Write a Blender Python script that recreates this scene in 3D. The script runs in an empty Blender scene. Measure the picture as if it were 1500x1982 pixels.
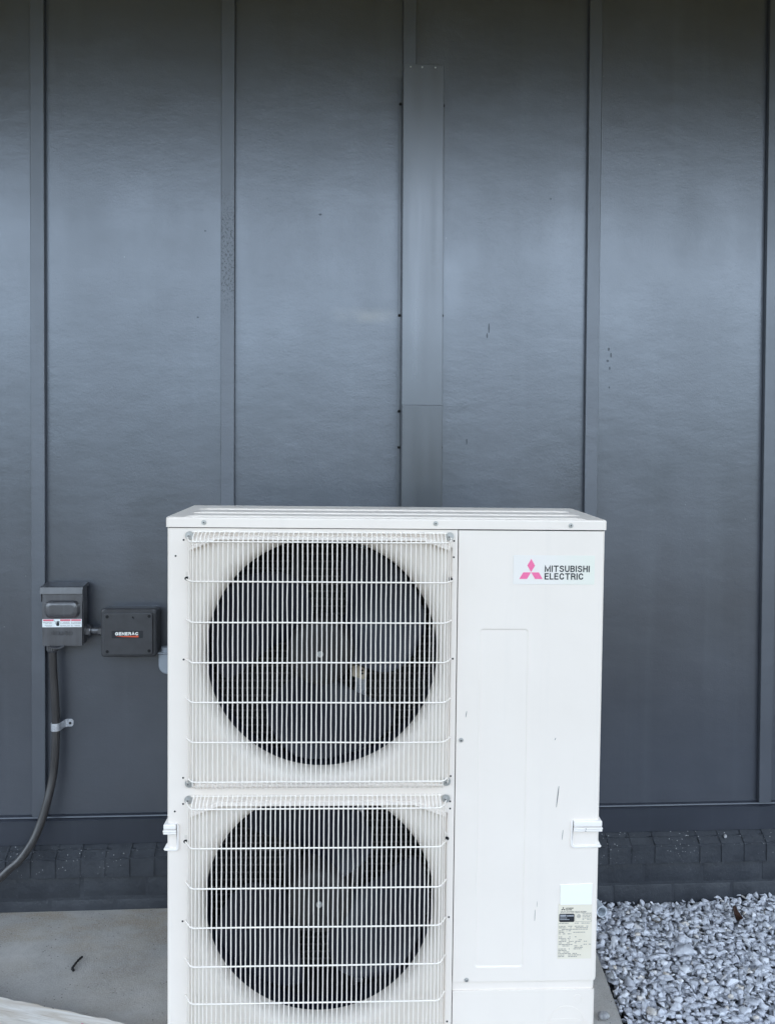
import bpy, bmesh, math, random
import numpy as np
from mathutils import Vector, Matrix
random.seed(7); rng = np.random.default_rng(5)
R = math.radians
scene = bpy.context.scene
C = scene.collection

# ---------------------------------------------------------------- camera
cam_d = bpy.data.cameras.new('camera'); cam = bpy.data.objects.new('camera', cam_d); C.objects.link(cam)
right = Vector((0.99827727, -0.0584569, 0.00502753))
up = Vector((-0.00404087, 0.01698438, 0.99984759))
fwd = Vector((0.05853338, 0.99814544, -0.01671891))
mw = Matrix((right, up, -fwd)).transposed().to_4x4()
mw.translation = Vector((0.0, -2.58745, 1.41633))
cam.matrix_world = mw
cam_d.sensor_fit = 'VERTICAL'; cam_d.sensor_height = 24; cam_d.sensor_width = 18.16
cam_d.lens = 1489.25 / 1982 * 24
cam_d.shift_y = -37.9 / 1982
cam_d.clip_start = 0.02; cam_d.clip_end = 500
scene.camera = cam

# ---------------------------------------------------------------- light
SUN_EL = 60; CLOUD = 12.0
w = bpy.data.worlds.new('World'); scene.world = w; w.use_nodes = True
nt = w.node_tree; bg = nt.nodes['Background']
sky = nt.nodes.new('ShaderNodeTexSky'); sky.sky_type = 'NISHITA'; sky.sun_disc = False
sky.sun_elevation = R(SUN_EL); sky.sun_rotation = R(15)
sky.air_density = 1.0; sky.dust_density = 1.6; sky.ozone_density = 1.6
# cloud bank added low opposite the wall to brighten its reflection, clearer blue above
tc_ = nt.nodes.new('ShaderNodeTexCoord'); sp_n = nt.nodes.new('ShaderNodeSeparateXYZ'); nt.links.new(tc_.outputs['Generated'], sp_n.inputs[0])
def mr(v, a, b_):
    q = nt.nodes.new('ShaderNodeMapRange'); nt.links.new(v, q.inputs[0]); q.inputs[1].default_value = a; q.inputs[2].default_value = b_; q.interpolation_type = 'SMOOTHSTEP'; return q.outputs[0]
cn = nt.nodes.new('ShaderNodeTexNoise'); nt.links.new(tc_.outputs['Generated'], cn.inputs[0]); cn.inputs['Scale'].default_value = 2.2; cn.inputs['Detail'].default_value = 6
mm = nt.nodes.new('ShaderNodeMath'); mm.operation = 'MULTIPLY'; hi = nt.nodes.new('ShaderNodeMath'); hi.operation = 'MULTIPLY_ADD'; nt.links.new(mr(sp_n.outputs[2], .36, .62), hi.inputs[0]); hi.inputs[1].default_value = -.75; hi.inputs[2].default_value = 1
m3 = nt.nodes.new('ShaderNodeMath'); m3.operation = 'MULTIPLY'; nt.links.new(mr(sp_n.outputs[2], .08, .24), m3.inputs[0]); nt.links.new(hi.outputs[0], m3.inputs[1])
m4 = nt.nodes.new('ShaderNodeMath'); m4.operation = 'MULTIPLY_ADD'; nt.links.new(mr(cn.outputs[0], .3, .6), m4.inputs[0]); m4.inputs[1].default_value = .35; m4.inputs[2].default_value = .65
nt.links.new(m3.outputs[0], mm.inputs[0]); nt.links.new(m4.outputs[0], mm.inputs[1])
mx = nt.nodes.new('ShaderNodeMix'); mx.data_type = 'RGBA'; nt.links.new(mm.outputs[0], mx.inputs[0]); nt.links.new(sky.outputs[0], mx.inputs[6]); mx.inputs[7].default_value = (CLOUD * .76, CLOUD * .88, CLOUD * 1.02, 1)
nt.links.new(mx.outputs[2], bg.inputs[0]); bg.inputs[1].default_value = 0.13
sl = bpy.data.lights.new('sun', 'SUN'); sl.energy = 3.0; sl.angle = R(0.55); sl.color = (1, .95, .88)
so = bpy.data.objects.new('sun', sl); C.objects.link(so)
so.rotation_euler = (-R(90 - SUN_EL), 0, -R(15)); so.location = (0, 6, 12)
scene.view_settings.view_transform = 'Standard'; scene.view_settings.look = 'None'
scene.view_settings.exposure = 1.58; scene.view_settings.gamma = 1

# ---------------------------------------------------------------- materials
def mat(name, col=(.8, .8, .8), rough=.5, metal=0, spec=.5, ior=None):
    m = bpy.data.materials.new(name); m.use_nodes = True
    b = m.node_tree.nodes['Principled BSDF']
    b.inputs['Base Color'].default_value = (*col, 1)
    b.inputs['Roughness'].default_value = rough
    b.inputs['Metallic'].default_value = metal
    b.inputs['Specular IOR Level'].default_value = spec
    if ior: b.inputs['IOR'].default_value = ior
    return m
class N:
    def __init__(s, m):
        s.m = m; s.t = m.node_tree; s.b = s.t.nodes['Principled BSDF']
        tc = s.t.nodes.new('ShaderNodeTexCoord'); s.co = tc.outputs['Object']
    def new(s, k, **kw):
        n = s.t.nodes.new(k)
        for a, v in kw.items(): setattr(n, a, v)
        return n
    def put(s, sock, v):
        if hasattr(v, 'links'): s.t.links.new(v, sock)
        else: sock.default_value = v
    def mapping(s, scale=(1, 1, 1), loc=(0, 0, 0)):
        n = s.new('ShaderNodeMapping'); s.put(n.inputs['Vector'], s.co)
        n.inputs['Scale'].default_value = scale; n.inputs['Location'].default_value = loc; return n.outputs[0]
    def noise(s, scale, detail=3, rough=.5, vec=None, dist=0):
        n = s.new('ShaderNodeTexNoise'); s.put(n.inputs['Vector'], vec if vec is not None else s.co)
        n.inputs['Scale'].default_value = scale; n.inputs['Detail'].default_value = detail
        n.inputs['Roughness'].default_value = rough; n.inputs['Distortion'].default_value = dist; return n.outputs[0]
    def voronoi(s, scale, vec=None, feat='F1'):
        n = s.new('ShaderNodeTexVoronoi', feature=feat); s.put(n.inputs['Vector'], vec if vec is not None else s.co)
        n.inputs['Scale'].default_value = scale; return n
    def ramp(s, f, a, b, ca=0., cb=1.):
        n = s.new('ShaderNodeMapRange'); s.put(n.inputs['Value'], f)
        n.inputs['From Min'].default_value = a; n.inputs['From Max'].default_value = b
        n.inputs['To Min'].default_value = ca; n.inputs['To Max'].default_value = cb; return n.outputs[0]
    def math(s, op, a, b=0.):
        n = s.new('ShaderNodeMath', operation=op); s.put(n.inputs[0], a); s.put(n.inputs[1], b); return n.outputs[0]
    def mix(s, f, a, b):
        n = s.new('ShaderNodeMix', data_type='RGBA'); s.put(n.inputs[0], f)
        s.put(n.inputs[6], a if hasattr(a, 'links') else (*a, 1)); s.put(n.inputs[7], b if hasattr(b, 'links') else (*b, 1)); return n.outputs[2]
    def xyz(s):
        n = s.new('ShaderNodeSeparateXYZ'); s.put(n.inputs[0], s.co); return n.outputs
    def color(s, v): s.put(s.b.inputs['Base Color'], v)
    def rough(s, v): s.put(s.b.inputs['Roughness'], v)
    def bump(s, h, strength=.3, dist=.002, prev=None):
        n = s.new('ShaderNodeBump'); s.put(n.inputs['Height'], h)
        n.inputs['Strength'].default_value = strength; n.inputs['Distance'].default_value = dist
        if prev is not None: s.put(n.inputs['Normal'], prev)
        s.put(s.b.inputs['Normal'], n.outputs[0]); return n.outputs[0]
    def band(s, v, a, b, soft):      # 1 inside a..b
        return s.math('MULTIPLY', s.ramp(v, a - soft, a + soft), s.ramp(v, b - soft, b + soft, 1., 0.))

WALLC = (.052, .054, .052)
def wall_paint(name, kind='panel'):
    m = mat(name, WALLC, .36, ior=2.25); n = N(m); n.b.inputs['Specular Tint'].default_value = (.86, .92, 1, 1)
    x, y, z = n.xyz()
    # paint sheen: blotches and vertical streaks in the roughness
    st = n.noise(1, 4, .55, n.mapping((7, 7, .8)))
    bl = n.noise(2.2, 4, .6)
    r = n.math('ADD', n.ramp(st, .35, .65, -.016, .016), n.ramp(bl, .3, .7, .30, .40))
    n.rough(r)
    c = n.mix(n.ramp(n.noise(5, 5, .6), .35, .7), (.024, .027, .036), (.032, .035, .046))
    c = n.mix(n.math('MULTIPLY', n.ramp(n.noise(1, 4, .5, n.mapping((14, 14, .5), (3, 1, 0))), .56, .75), .25), c, (.075, .085, .1))
    # few dark chips
    v = n.voronoi(2.2, n.mapping((1, .01, 1), (.37, 0, .81)))
    chip = n.math('LESS_THAN', n.math('ADD', v.outputs['Distance'], n.math('MULTIPLY', n.noise(60, 2), .02)), .0165)
    c = n.mix(chip, c, (.012, .012, .012))
    v2 = n.voronoi(9, n.mapping((1, .01, 1), (.1, 0, .3)))
    lightspk = n.math('LESS_THAN', v2.outputs['Distance'], .014)
    c = n.mix(n.math('MULTIPLY', lightspk, .6), c, (.3, .3, .3))
    if kind == 'panel':
        sm = n.math('MULTIPLY', n.band(x, .0, .2, .05), n.band(z, 1.945, 1.985, .012))
        sm = n.math('MULTIPLY', sm, n.ramp(n.noise(9, 3), .3, .6))
        c = n.mix(n.math('MULTIPLY', sm, .55), c, (.2, .185, .15))
        wv = n.noise(70, 4, .6); spots = None
        for (px_, pz_, rx_, rz_) in ((-.077, 2.298, .006, .004), (.492, 1.93, .003, .020), (.486, 1.905, .003, .010), (.905, 1.865, .004, .006), (.913, 1.845, .003, .010), (.902, 1.825, .005, .005), (.909, 1.80, .003, .006), (.908, 1.735, .003, .004), (-.479, 1.95, .004, .003), (-.455, 2.235, .0035, .003), (.419, 1.546, .0025, .012), (.70, 2.37, .003, .004), (.83, 2.24, .003, .003)):
            dx = n.math('DIVIDE', n.math('SUBTRACT', x, px_), rx_); dz = n.math('DIVIDE', n.math('SUBTRACT', z, pz_), rz_)
            d = n.math('ADD', n.math('ADD', n.math('MULTIPLY', dx, dx), n.math('MULTIPLY', dz, dz)), n.math('MULTIPLY', wv, 1.4)); q = n.math('LESS_THAN', d, 1.5)
            spots = q if spots is None else n.math('MAXIMUM', spots, q)
        c = n.mix(n.math('MULTIPLY', spots, .55), c, (.006, .006, .007)); n.put(n.b.inputs['Specular IOR Level'], n.ramp(spots, 0, 1, .5, .22)); n.b.inputs['Specular Tint'].default_value = (.86, .92, 1, 1)
    if kind == 'mildew':
        mk = n.math('MULTIPLY', n.band(z, 1.98, 2.33, .06), n.ramp(n.noise(170, 4, .75, n.mapping((1, 1, .6))), .50, .62))
        c = n.mix(n.math('MULTIPLY', mk, .9), c, (.004, .004, .004)); n.put(n.b.inputs['Specular IOR Level'], n.ramp(mk, 0, 1, .5, .25))
    n.color(c)
    if kind == 'trim': n.rough(.5); n.b.inputs['IOR'].default_value = 1.7
    if kind in ('batten', 'mildew'): n.rough(n.ramp(bl, .3, .7, .40, .50)); n.b.inputs['IOR'].default_value = 2.25
    amp = {'panel': .19, 'mildew': .2, 'trim': .12, 'batten': .15}[kind]
    h = n.math('MULTIPLY', n.noise(1, 6, .7, n.mapping((110, 110, 140)), 1.2), n.ramp(n.noise(5, 3), .3, .7, .6, 1.3))
    h2 = n.noise(1, 3, .5, n.mapping((9, 9, 16)))
    nb = n.bump(h2, .22, .004)
    n.bump(h, amp, .0022, nb)
    return m
M_wall = wall_paint('siding_paint'); M_bat = wall_paint('batten_paint', 'batten'); M_mil = wall_paint('mildewed_paint', 'mildew'); M_trim = wall_paint('trim_paint', 'trim')

M_brick = mat('painted_brick', (.04, .042, .045), .5, ior=1.5); n = N(M_brick)
c = n.mix(n.ramp(n.noise(14, 4), .35, .7), (.030, .034, .042), (.044, .049, .058))
spk = n.math('LESS_THAN', n.math('ADD', n.voronoi(75).outputs['Distance'], n.math('MULTIPLY', n.noise(260, 2), .2)), .225)
c = n.mix(n.math('MULTIPLY', spk, n.math('MULTIPLY', n.ramp(n.noise(7), .42, .55, 0., .85), n.ramp(n.xyz()[2], .1, .19, .12, 1.))), c, (.4, .4, .4))
n.color(c); n.rough(n.ramp(n.noise(20, 3), .3, .7, .4, .62))
n.bump(n.noise(70, 6, .65), .55, .004, n.bump(n.noise(16, 3), .5, .008))

M_cover = mat('duct_paint', (.05, .052, .052), .3, ior=2.15); n = N(M_cover); n.b.inputs['Specular Tint'].default_value = (.88, .93, 1, 1)
x, y, z = n.xyz()
n.rough(n.math('ADD', n.ramp(n.noise(1, 3, .5, n.mapping((25, 25, 1.2))), .3, .7, .28, .36), n.ramp(n.noise(4, 3), .3, .7, -.02, .03)))
c = n.mix(n.ramp(n.noise(6, 4), .4, .7), (.04, .044, .05), (.048, .053, .06))
dirt = n.math('MULTIPLY', n.math('MULTIPLY', n.band(x, .025, .055, .006), n.band(z, .47, .6, .025)), n.ramp(n.noise(60, 3), .4, .6))
c = n.mix(n.math('MULTIPLY', dirt, .5), c, (.03, .03, .028)); n.color(c)
n.bump(n.noise(1, 4, .5, n.mapping((120, 120, 9))), .16, .0012, n.bump(n.noise(1, 2, .5, n.mapping((9, 9, 4))), .2, .002))

M_white = mat('white_enamel', (.82, .82, .8), .32, ior=1.5); n = N(M_white)
c = n.mix(n.ramp(n.noise(3, 5, .6), .35, .75), (.85, .77, .69), (.81, .73, .65))
c = n.mix(n.math('MULTIPLY', n.ramp(n.noise(1, 5, .6, n.mapping((22, 22, 1.1))), .58, .8), .35), c, (.72, .66, .6))
sp = n.math('LESS_THAN', n.voronoi(12, n.mapping((1, .3, 1))).outputs['Distance'], .022)
c = n.mix(n.math('MULTIPLY', sp, n.ramp(n.noise(5), .5, .6, 0., .6)), c, (.3, .29, .27))
n.color(c); n.rough(n.ramp(n.noise(8, 3), .3, .7, .3, .42)); n.bump(n.noise(180, 2), .05, .0006, n.bump(n.noise(2.2, 2), .1, .004))
M_shroud = mat('shroud_plastic', (.77, .765, .73), .42); n = N(M_shroud)
c = n.mix(n.ramp(n.noise(4, 5, .6), .35, .75), (.76, .69, .61), (.68, .62, .545))
c = n.mix(n.math('MULTIPLY', n.ramp(n.noise(1, 4, .6, n.mapping((40, 40, 2))), .55, .8), .4), c, (.6, .58, .53)); n.color(c)
M_wire = mat('wire_coating', (.88, .81, .73), .35)
M_handle = mat('handle_plastic', (.87, .82, .77), .38)
M_gal = mat('galvanised_steel', (.5, .52, .54), .38, metal=.7); n = N(M_gal)
n.color(n.mix(n.voronoi(260).outputs['Distance'], (.78, .8, .84), (.5, .52, .56))); n.rough(n.ramp(n.noise(50), .3, .7, .28, .5))
M_scr = mat('screw_zinc', (.56, .56, .54), .4, metal=.7)
M_dark = mat('hole_black', (.004, .004, .005), .8)
M_inner = mat('cabinet_inside', (.025, .025, .028), .7)
M_fan = mat('fan_plastic', (.012, .014, .022), .42, ior=1.4); n = N(M_fan)
n.color(n.mix(n.ramp(n.noise(9, 4), .35, .7), (.006, .007, .015), (.010, .012, .021)))
M_hub = mat('hub_plastic', (.04, .037, .038), .6, ior=1.35); n = N(M_hub)
n.color(n.mix(n.ramp(n.noise(20, 5, .7), .35, .7), (.022, .0205, .021), (.034, .031, .031)))
M_fins = mat('coil_fins', (.012, .012, .013), .6)
M_tube = mat('coil_tube', (.12, .11, .11), .45, metal=.3)
M_beige = mat('connector_plastic', (.6, .52, .4), .5)
M_black = mat('print_black', (.015, .017, .022), .5)
M_pink = mat('print_pink', (.86, .14, .33), .45); N(M_pink)
n = N(M_pink); n.color(n.mix(n.ramp(n.noise(900, 2), .4, .7), (.84, .13, .31), (.88, .24, .42)))
M_film = mat('sticker_film', (.8, .85, .79), .3); n = N(M_film); x, y, z = n.xyz()
n.color(n.mix(n.ramp(n.math('ADD', x, n.math('MULTIPLY', n.noise(18, 4), .12)), .44, .56), (.82, .775, .72), (.78, .775, .68)))
n.bump(n.noise(55, 3, .6), .3, .002)
M_paper = mat('blank_sticker', (.9, .89, .85), .3)
M_rate = mat('rating_label', (.74, .71, .6), .4); n = N(M_rate)
n.color(n.mix(n.ramp(n.noise(12, 3), .35, .7), (.80, .73, .60), (.75, .68, .55)))
M_print = mat('print_grey', (.22, .21, .2), .5)
M_lpap = mat('label_paper', (.82, .86, .86), .35)
M_red = mat('print_red', (.72, .12, .18), .4)
M_orange = mat('print_orange', (.75, .1, .04), .4)
M_box = mat('enclosure_paint', (.055, .054, .055), .36, ior=2.0); n = N(M_box)
n.color(n.mix(n.math('MULTIPLY', n.ramp(n.noise(1, 4, .6, n.mapping((90, 90, 5))), .5, .75), .5), (.038, .039, .046), (.09, .095, .11)))
n.rough(n.ramp(n.noise(25, 3), .3, .7, .33, .48)); n.bump(n.noise(220, 3), .1, .0008)
M_jbox = mat('junction_plastic', (.055, .057, .058), .42, ior=1.55); n = N(M_jbox); n.bump(n.noise(350, 2), .12, .0006)
n.color(n.mix(n.ramp(n.noise(30, 4), .4, .7), (.042, .043, .048), (.054, .056, .062)))
M_cond = mat('conduit_rubber', (.035, .035, .038), .34, ior=1.65); n = N(M_cond)
n.color(n.mix(n.ramp(n.noise(1, 4, .6, n.mapping((60, 60, 8))), .4, .7), (.026, .024, .025), (.048, .045, .045)))
M_pvc = mat('grey_pvc', (.3, .33, .37), .4)
M_pvcw = mat('white_pvc', (.62, .66, .7), .35)
M_conc = mat('concrete', (.3, .3, .29), .85); n = N(M_conc); x, y, z = n.xyz()
c = n.mix(n.ramp(n.noise(5, 6, .65), .35, .68), (.29, .275, .255), (.47, .45, .42))
c = n.mix(n.math('MULTIPLY', n.ramp(n.noise(4, 4, .6, n.mapping((1, 2.5, 1), (2, 0, 0))), .42, .62), n.ramp(y, -.35, -.02, .25, .9)), c, (.30, .235, .155))
c = n.mix(n.ramp(n.noise(230, 3, .7), .4, .66, 0., .6), c, (.52, .50, .47))
pit = n.math('LESS_THAN', n.voronoi(75).outputs['Distance'], .13)
pit = n.math('MULTIPLY', pit, n.ramp(n.noise(11, 3), .46, .58))
c = n.mix(pit, c, (.07, .07, .07)); n.color(c)
n.bump(n.noise(260, 4, .7), .5, .0025, n.bump(n.math('SUBTRACT', n.noise(40, 4), n.math('MULTIPLY', pit, .8)), .4, .003))
M_board = mat('weathered_white_wood', (.7, .68, .63), .6); n = N(M_board)
g = n.noise(1, 6, .65, n.mapping((3, 34, 34), (0, 0, 0)), .8)
c = n.mix(n.ramp(g, .42, .66), (.86, .82, .76), (.55, .46, .36))
c = n.mix(n.ramp(n.noise(1, 5, .7, n.mapping((7, 130, 130))), .55, .7, 0., .45), c, (.42, .37, .31)); n.color(c)
n.bump(g, .4, .003)
M_stone = mat('gravel_stone', (.5, .5, .52), .6); n = N(M_stone)
geo = n.new('ShaderNodeNewGeometry'); rp = geo.outputs['Random Per Island']
cr = n.new('ShaderNodeValToRGB'); n.put(cr.inputs[0], rp)
els = [(0, (.37, .38, .42)), (.12, (.44, .45, .49)), (.5, (.52, .53, .575)), (.8, (.60, .61, .65)), (.93, (.72, .72, .74)), (.955, (.6, .52, .42)), (.968, (.54, .55, .58)), (.992, (.17, .17, .17)), (1, (.46, .47, .5))]
ce = cr.color_ramp.elements
ce[0].position, ce[0].color = els[0][0], (*els[0][1], 1); ce[1].position, ce[1].color = els[-1][0], (*els[-1][1], 1)
for p_, c_ in els[1:-1]:
    e = ce.new(p_); e.color = (*c_, 1)
c = n.mix(n.ramp(n.noise(70, 5, .7, None, 1.0), .42, .66, 0., .45), cr.outputs[0], (.78, .79, .82))
c = n.mix(n.ramp(n.noise(120, 4, .7), .55, .75, 0., .4), c, (.36, .36, .38)); n.color(c)
n.bump(n.noise(240, 4, .65), .5, .0025)
M_gbase = mat('gravel_bed', (.14, .14, .145), .9); n = N(M_gbase)
n.color(n.mix(n.ramp(n.voronoi(45).outputs['Distance'], .1, .6), (.42, .42, .44), (.2, .2, .2))); n.bump(n.voronoi(45).outputs['Distance'], 1, .02)
M_ground = mat('lawn', (.04, .06, .02), .9); n = N(M_ground)
n.color(n.mix(n.ramp(n.noise(2, 6, .7), .35, .7), (.06, .05, .035), (.10, .085, .06)))
M_soffit = mat('soffit_paint', (.06, .055, .04), .7); n = N(M_soffit)
n.color(n.mix(n.ramp(n.noise(3, 3), .35, .7), (.52, .43, .17), (.60, .50, .21)))
M_roof = mat('roof_shingle', (.08, .075, .07), .9); n = N(M_roof)
n.color(n.mix(n.ramp(n.noise(20, 3), .35, .7), (.06, .055, .05), (.1, .095, .09)))
M_leaf = mat('dry_leaf', (.11, .045, .025), .7); n = N(M_leaf); n.color(n.mix(n.noise(80), (.035, .016, .012), (.11, .05, .03)))
M_stone2 = mat('grey_stone', (.3, .3, .31), .7); n = N(M_stone2); n.color(n.mix(n.ramp(n.noise(90, 4), .4, .65), (.24, .24, .25), (.42, .42, .42))); n.bump(n.noise(200, 4), .5, .003)
M_twig = mat('twig_bark', (.012, .01, .01), .7); n = N(M_twig); n.bump(n.noise(300), .5, .002)

# ---------------------------------------------------------------- mesh helpers
def finish(name, bm, m, parent=None, ang=32, loc=None):
    bmesh.ops.recalc_face_normals(bm, faces=bm.faces) if getattr(bm, 'fixn', True) else None
    a = R(ang)
    for f in bm.faces: f.smooth = True
    for e in bm.edges:
        if len(e.link_faces) == 2: e.smooth = e.calc_face_angle(0) < a
    me = bpy.data.meshes.new(name); bm.to_mesh(me); bm.free(); me.materials.append(m)
    o = bpy.data.objects.new(name, me); C.objects.link(o)
    if len(me.polygons) < 6000:
        wn = o.modifiers.new('wn', 'WEIGHTED_NORMAL'); wn.keep_sharp = True; wn.weight = 80
    if parent: o.parent = parent
    if loc: o.location = loc
    return o
def tag(o, label=None, cat=None, group=None, kind=None):
    if label: o['label'] = label
    if cat: o['category'] = cat
    if group: o['group'] = group
    if kind: o['kind'] = kind
    return o
def empty(name, loc=(0, 0, 0)):
    o = bpy.data.objects.new(name, None); o.location = loc; C.objects.link(o); return o
def merge(bm, b2, M=None):
    me = bpy.data.meshes.new('t'); b2.to_mesh(me); b2.free()
    if M is not None: me.transform(M)
    bm.from_mesh(me); bpy.data.meshes.remove(me)
def box(bm, x0, x1, y0, y1, z0, z1, bev=0, seg=2, M=None):
    b = bmesh.new(); bmesh.ops.create_cube(b, size=1)
    for v in b.verts: v.co = Vector(((x0 + x1) / 2 + v.co.x * (x1 - x0), (y0 + y1) / 2 + v.co.y * (y1 - y0), (z0 + z1) / 2 + v.co.z * (z1 - z0)))
    if bev: bmesh.ops.bevel(b, geom=b.edges[:], offset=bev, segments=seg, affect='EDGES', profile=.5)
    merge(bm, b, M)
def tube(bm, pts, r, seg=6, caps=True, rads=None):
    pts = [Vector(p) for p in pts]; rings = []
    nrm = None
    for i, p in enumerate(pts):
        t = (pts[min(i + 1, len(pts) - 1)] - pts[max(i - 1, 0)]).normalized()
        if nrm is None:
            a = Vector((0, 1, 0)) if abs(t.y) < .9 else Vector((1, 0, 0)); nrm = t.cross(a).normalized()
        else:
            nrm = (nrm - t * nrm.dot(t)).normalized()
        bn = t.cross(nrm); rr = rads[i] if rads else r
        rings.append([bm.verts.new(p + (nrm * math.cos(2 * math.pi * k / seg) + bn * math.sin(2 * math.pi * k / seg)) * rr) for k in range(seg)])
    for a, b in zip(rings, rings[1:]):
        for k in range(seg): bm.faces.new((a[k], a[(k + 1) % seg], b[(k + 1) % seg], b[k]))
    if caps: bm.faces.new(rings[0][::-1]); bm.faces.new(rings[-1])
def smoothpath(pts, n=8):
    P = [Vector(p) for p in pts]; out = []
    for i in range(len(P) - 1):
        p0, p1, p2, p3 = P[max(i - 1, 0)], P[i], P[i + 1], P[min(i + 2, len(P) - 1)]
        for k in range(n):
            t = k / n
            out.append(.5 * ((2 * p1) + (p2 - p0) * t + (2 * p0 - 5 * p1 + 4 * p2 - p3) * t * t + (3 * p1 - p0 - 3 * p2 + p3) * t ** 3))
    out.append(P[-1]); return out
def cyl(bm, c, axis, r0, r1, h, seg=24, caps=True):
    a = Vector(axis).normalized(); c = Vector(c)
    tube(bm, [c, c + a * h], r0, seg, caps, [r0, r1])
def loft(bm, rings, close=True, cap0=False, cap1=False):
    vr = [[bm.verts.new(p) for p in r] for r in rings]; n_ = len(vr[0])
    for a, b in zip(vr, vr[1:]):
        for k in range(n_ if close else n_ - 1):
            k2 = (k + 1) % n_
            try: bm.faces.new((a[k], a[k2], b[k2], b[k]))
            except ValueError: pass
    if cap0: bm.faces.new(vr[0][::-1])
    if cap1: bm.faces.new(vr[-1])
    return vr
def rrect(x0, x1, z0, z1, r, seg=5):      # list of (x,z) ccw
    out = []
    rs = r if isinstance(r, (list, tuple)) else [r] * 4
    for (cx, cz, a0, q) in ((x1, z0, -90, rs[0]), (x1, z1, 0, rs[1]), (x0, z1, 90, rs[2]), (x0, z0, 180, rs[3])):
        sx = -1 if cx == x1 else 1; sz = -1 if cz == z1 else 1
        for k in range(seg + 1):
            a = R(a0 + 90 * k / seg); out.append((cx + sx * q + q * math.cos(a), cz + sz * q + q * math.sin(a)))
    return out
def ring(p2, y): return [(x, y, z) for x, z in p2]
def plate(bm, x0, x1, z0, z1, y, th=.0006, r=.0015):   # thin rounded sticker facing -y
    p = rrect(x0, x1, z0, z1, r, 3)
    loft(bm, [ring(p, y + th), ring(p, y)], cap1=True)
def ray_poly(poly, cx, cz, ang):
    dx, dz = math.cos(ang), math.sin(ang); best = None
    for (ax, az), (bx, bz) in zip(poly, poly[1:] + poly[:1]):
        ex, ez = bx - ax, bz - az; den = dx * ez - dz * ex
        if abs(den) < 1e-12: continue
        t = ((ax - cx) * ez - (az - cz) * ex) / den; u = ((ax - cx) * dz - (az - cz) * dx) / den
        if t > 0 and -1e-9 <= u <= 1 + 1e-9 and (best is None or t > best): best = t
    return best
def text(body, h, xz, y, name, m, parent, width=None, ext=.0003, bold=0, align='LEFT', shear=0):
    cu = bpy.data.curves.new(name, 'FONT'); cu.body = body; cu.size = 1; cu.extrude = 0; cu.offset = bold; cu.align_x = align; cu.shear = shear; cu.resolution_u = 4
    t = bpy.data.objects.new('tmp', cu); C.objects.link(t)
    bpy.context.view_layer.update()
    me = bpy.data.meshes.new_from_object(t.evaluated_get(bpy.context.evaluated_depsgraph_get()))
    C.objects.unlink(t); bpy.data.objects.remove(t)
    xs = [v.co.x for v in me.vertices]; ys = [v.co.y for v in me.vertices]
    y0, y1, x0, x1 = min(ys), max(ys), min(xs), max(xs)
    sz = h / (y1 - y0); sx = (width / (x1 - x0)) if width else sz
    for v in me.vertices:
        v.co = Vector((xz[0] + (v.co.x - x0) * sx, y, xz[1] + (v.co.y - y0) * sz))
    bm = bmesh.new(); bm.from_mesh(me); bpy.data.meshes.remove(me)
    if ext:
        r_ = bmesh.ops.extrude_face_region(bm, geom=bm.faces[:])
        for v in [g for g in r_['geom'] if isinstance(g, bmesh.types.BMVert)]: v.co.y -= ext
    return finish(name, bm, m, parent)

GL = {
 'M': (.86, [[(0, 0), (0, 1), (.43, .06), (.86, 1), (.86, 0)]]), 'I': (.0, [[(0, 0), (0, 1)]]), 'T': (.66, [[(0, 1), (.66, 1)], [(.33, 1), (.33, 0)]]),
 'S': (.6, [[(.59, .76), (.54, .91), (.42, .985), (.28, 1), (.12, .95), (.04, .83), (.04, .70), (.13, .59), (.30, .53), (.47, .47), (.58, .37), (.6, .24), (.53, .09), (.38, .01), (.25, 0), (.1, .06), (.01, .18), (0, .27)]]),
 'U': (.6, [[(0, 1), (0, .28), (.05, .11), (.17, .015), (.3, 0), (.43, .015), (.55, .11), (.6, .28), (.6, 1)]]),
 'B': (.58, [[(0, 0), (0, 1), (.34, 1), (.48, .96), (.54, .85), (.54, .70), (.48, .58), (.34, .53), (0, .53)], [(.34, .53), (.5, .48), (.58, .36), (.58, .19), (.5, .05), (.34, 0), (0, 0)]]),
 'H': (.6, [[(0, 0), (0, 1)], [(.6, 0), (.6, 1)], [(0, .52), (.6, .52)]]), 'E': (.52, [[(.52, 0), (0, 0), (0, 1), (.5, 1)], [(0, .53), (.46, .53)]]),
 'L': (.46, [[(0, 1), (0, 0), (.46, 0)]]), 'C': (.66, [[(.65, .7), (.58, .88), (.45, .98), (.33, 1), (.16, .94), (.05, .78), (0, .5), (.05, .22), (.16, .06), (.33, 0), (.45, .02), (.58, .12), (.66, .32)]]),
 'R': (.6, [[(0, 0), (0, 1), (.36, 1), (.51, .95), (.58, .83), (.58, .70), (.51, .57), (.36, .52), (0, .52)], [(.36, .52), (.5, .45), (.56, .3), (.57, .08), (.61, 0)]]),
 'G': (.7, [[(.68, .72), (.58, .92), (.36, 1), (.16, .94), (.04, .78), (0, .5), (.04, .22), (.16, .06), (.36, 0), (.56, .06), (.68, .2), (.68, .48), (.38, .48)]]),
 'N': (.62, [[(0, 0), (0, 1), (.62, 0), (.62, 1)]]), 'A': (.72, [[(0, 0), (.36, 1), (.72, 0)], [(.13, .33), (.59, .33)]]), ' ': (.3, [])}
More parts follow.
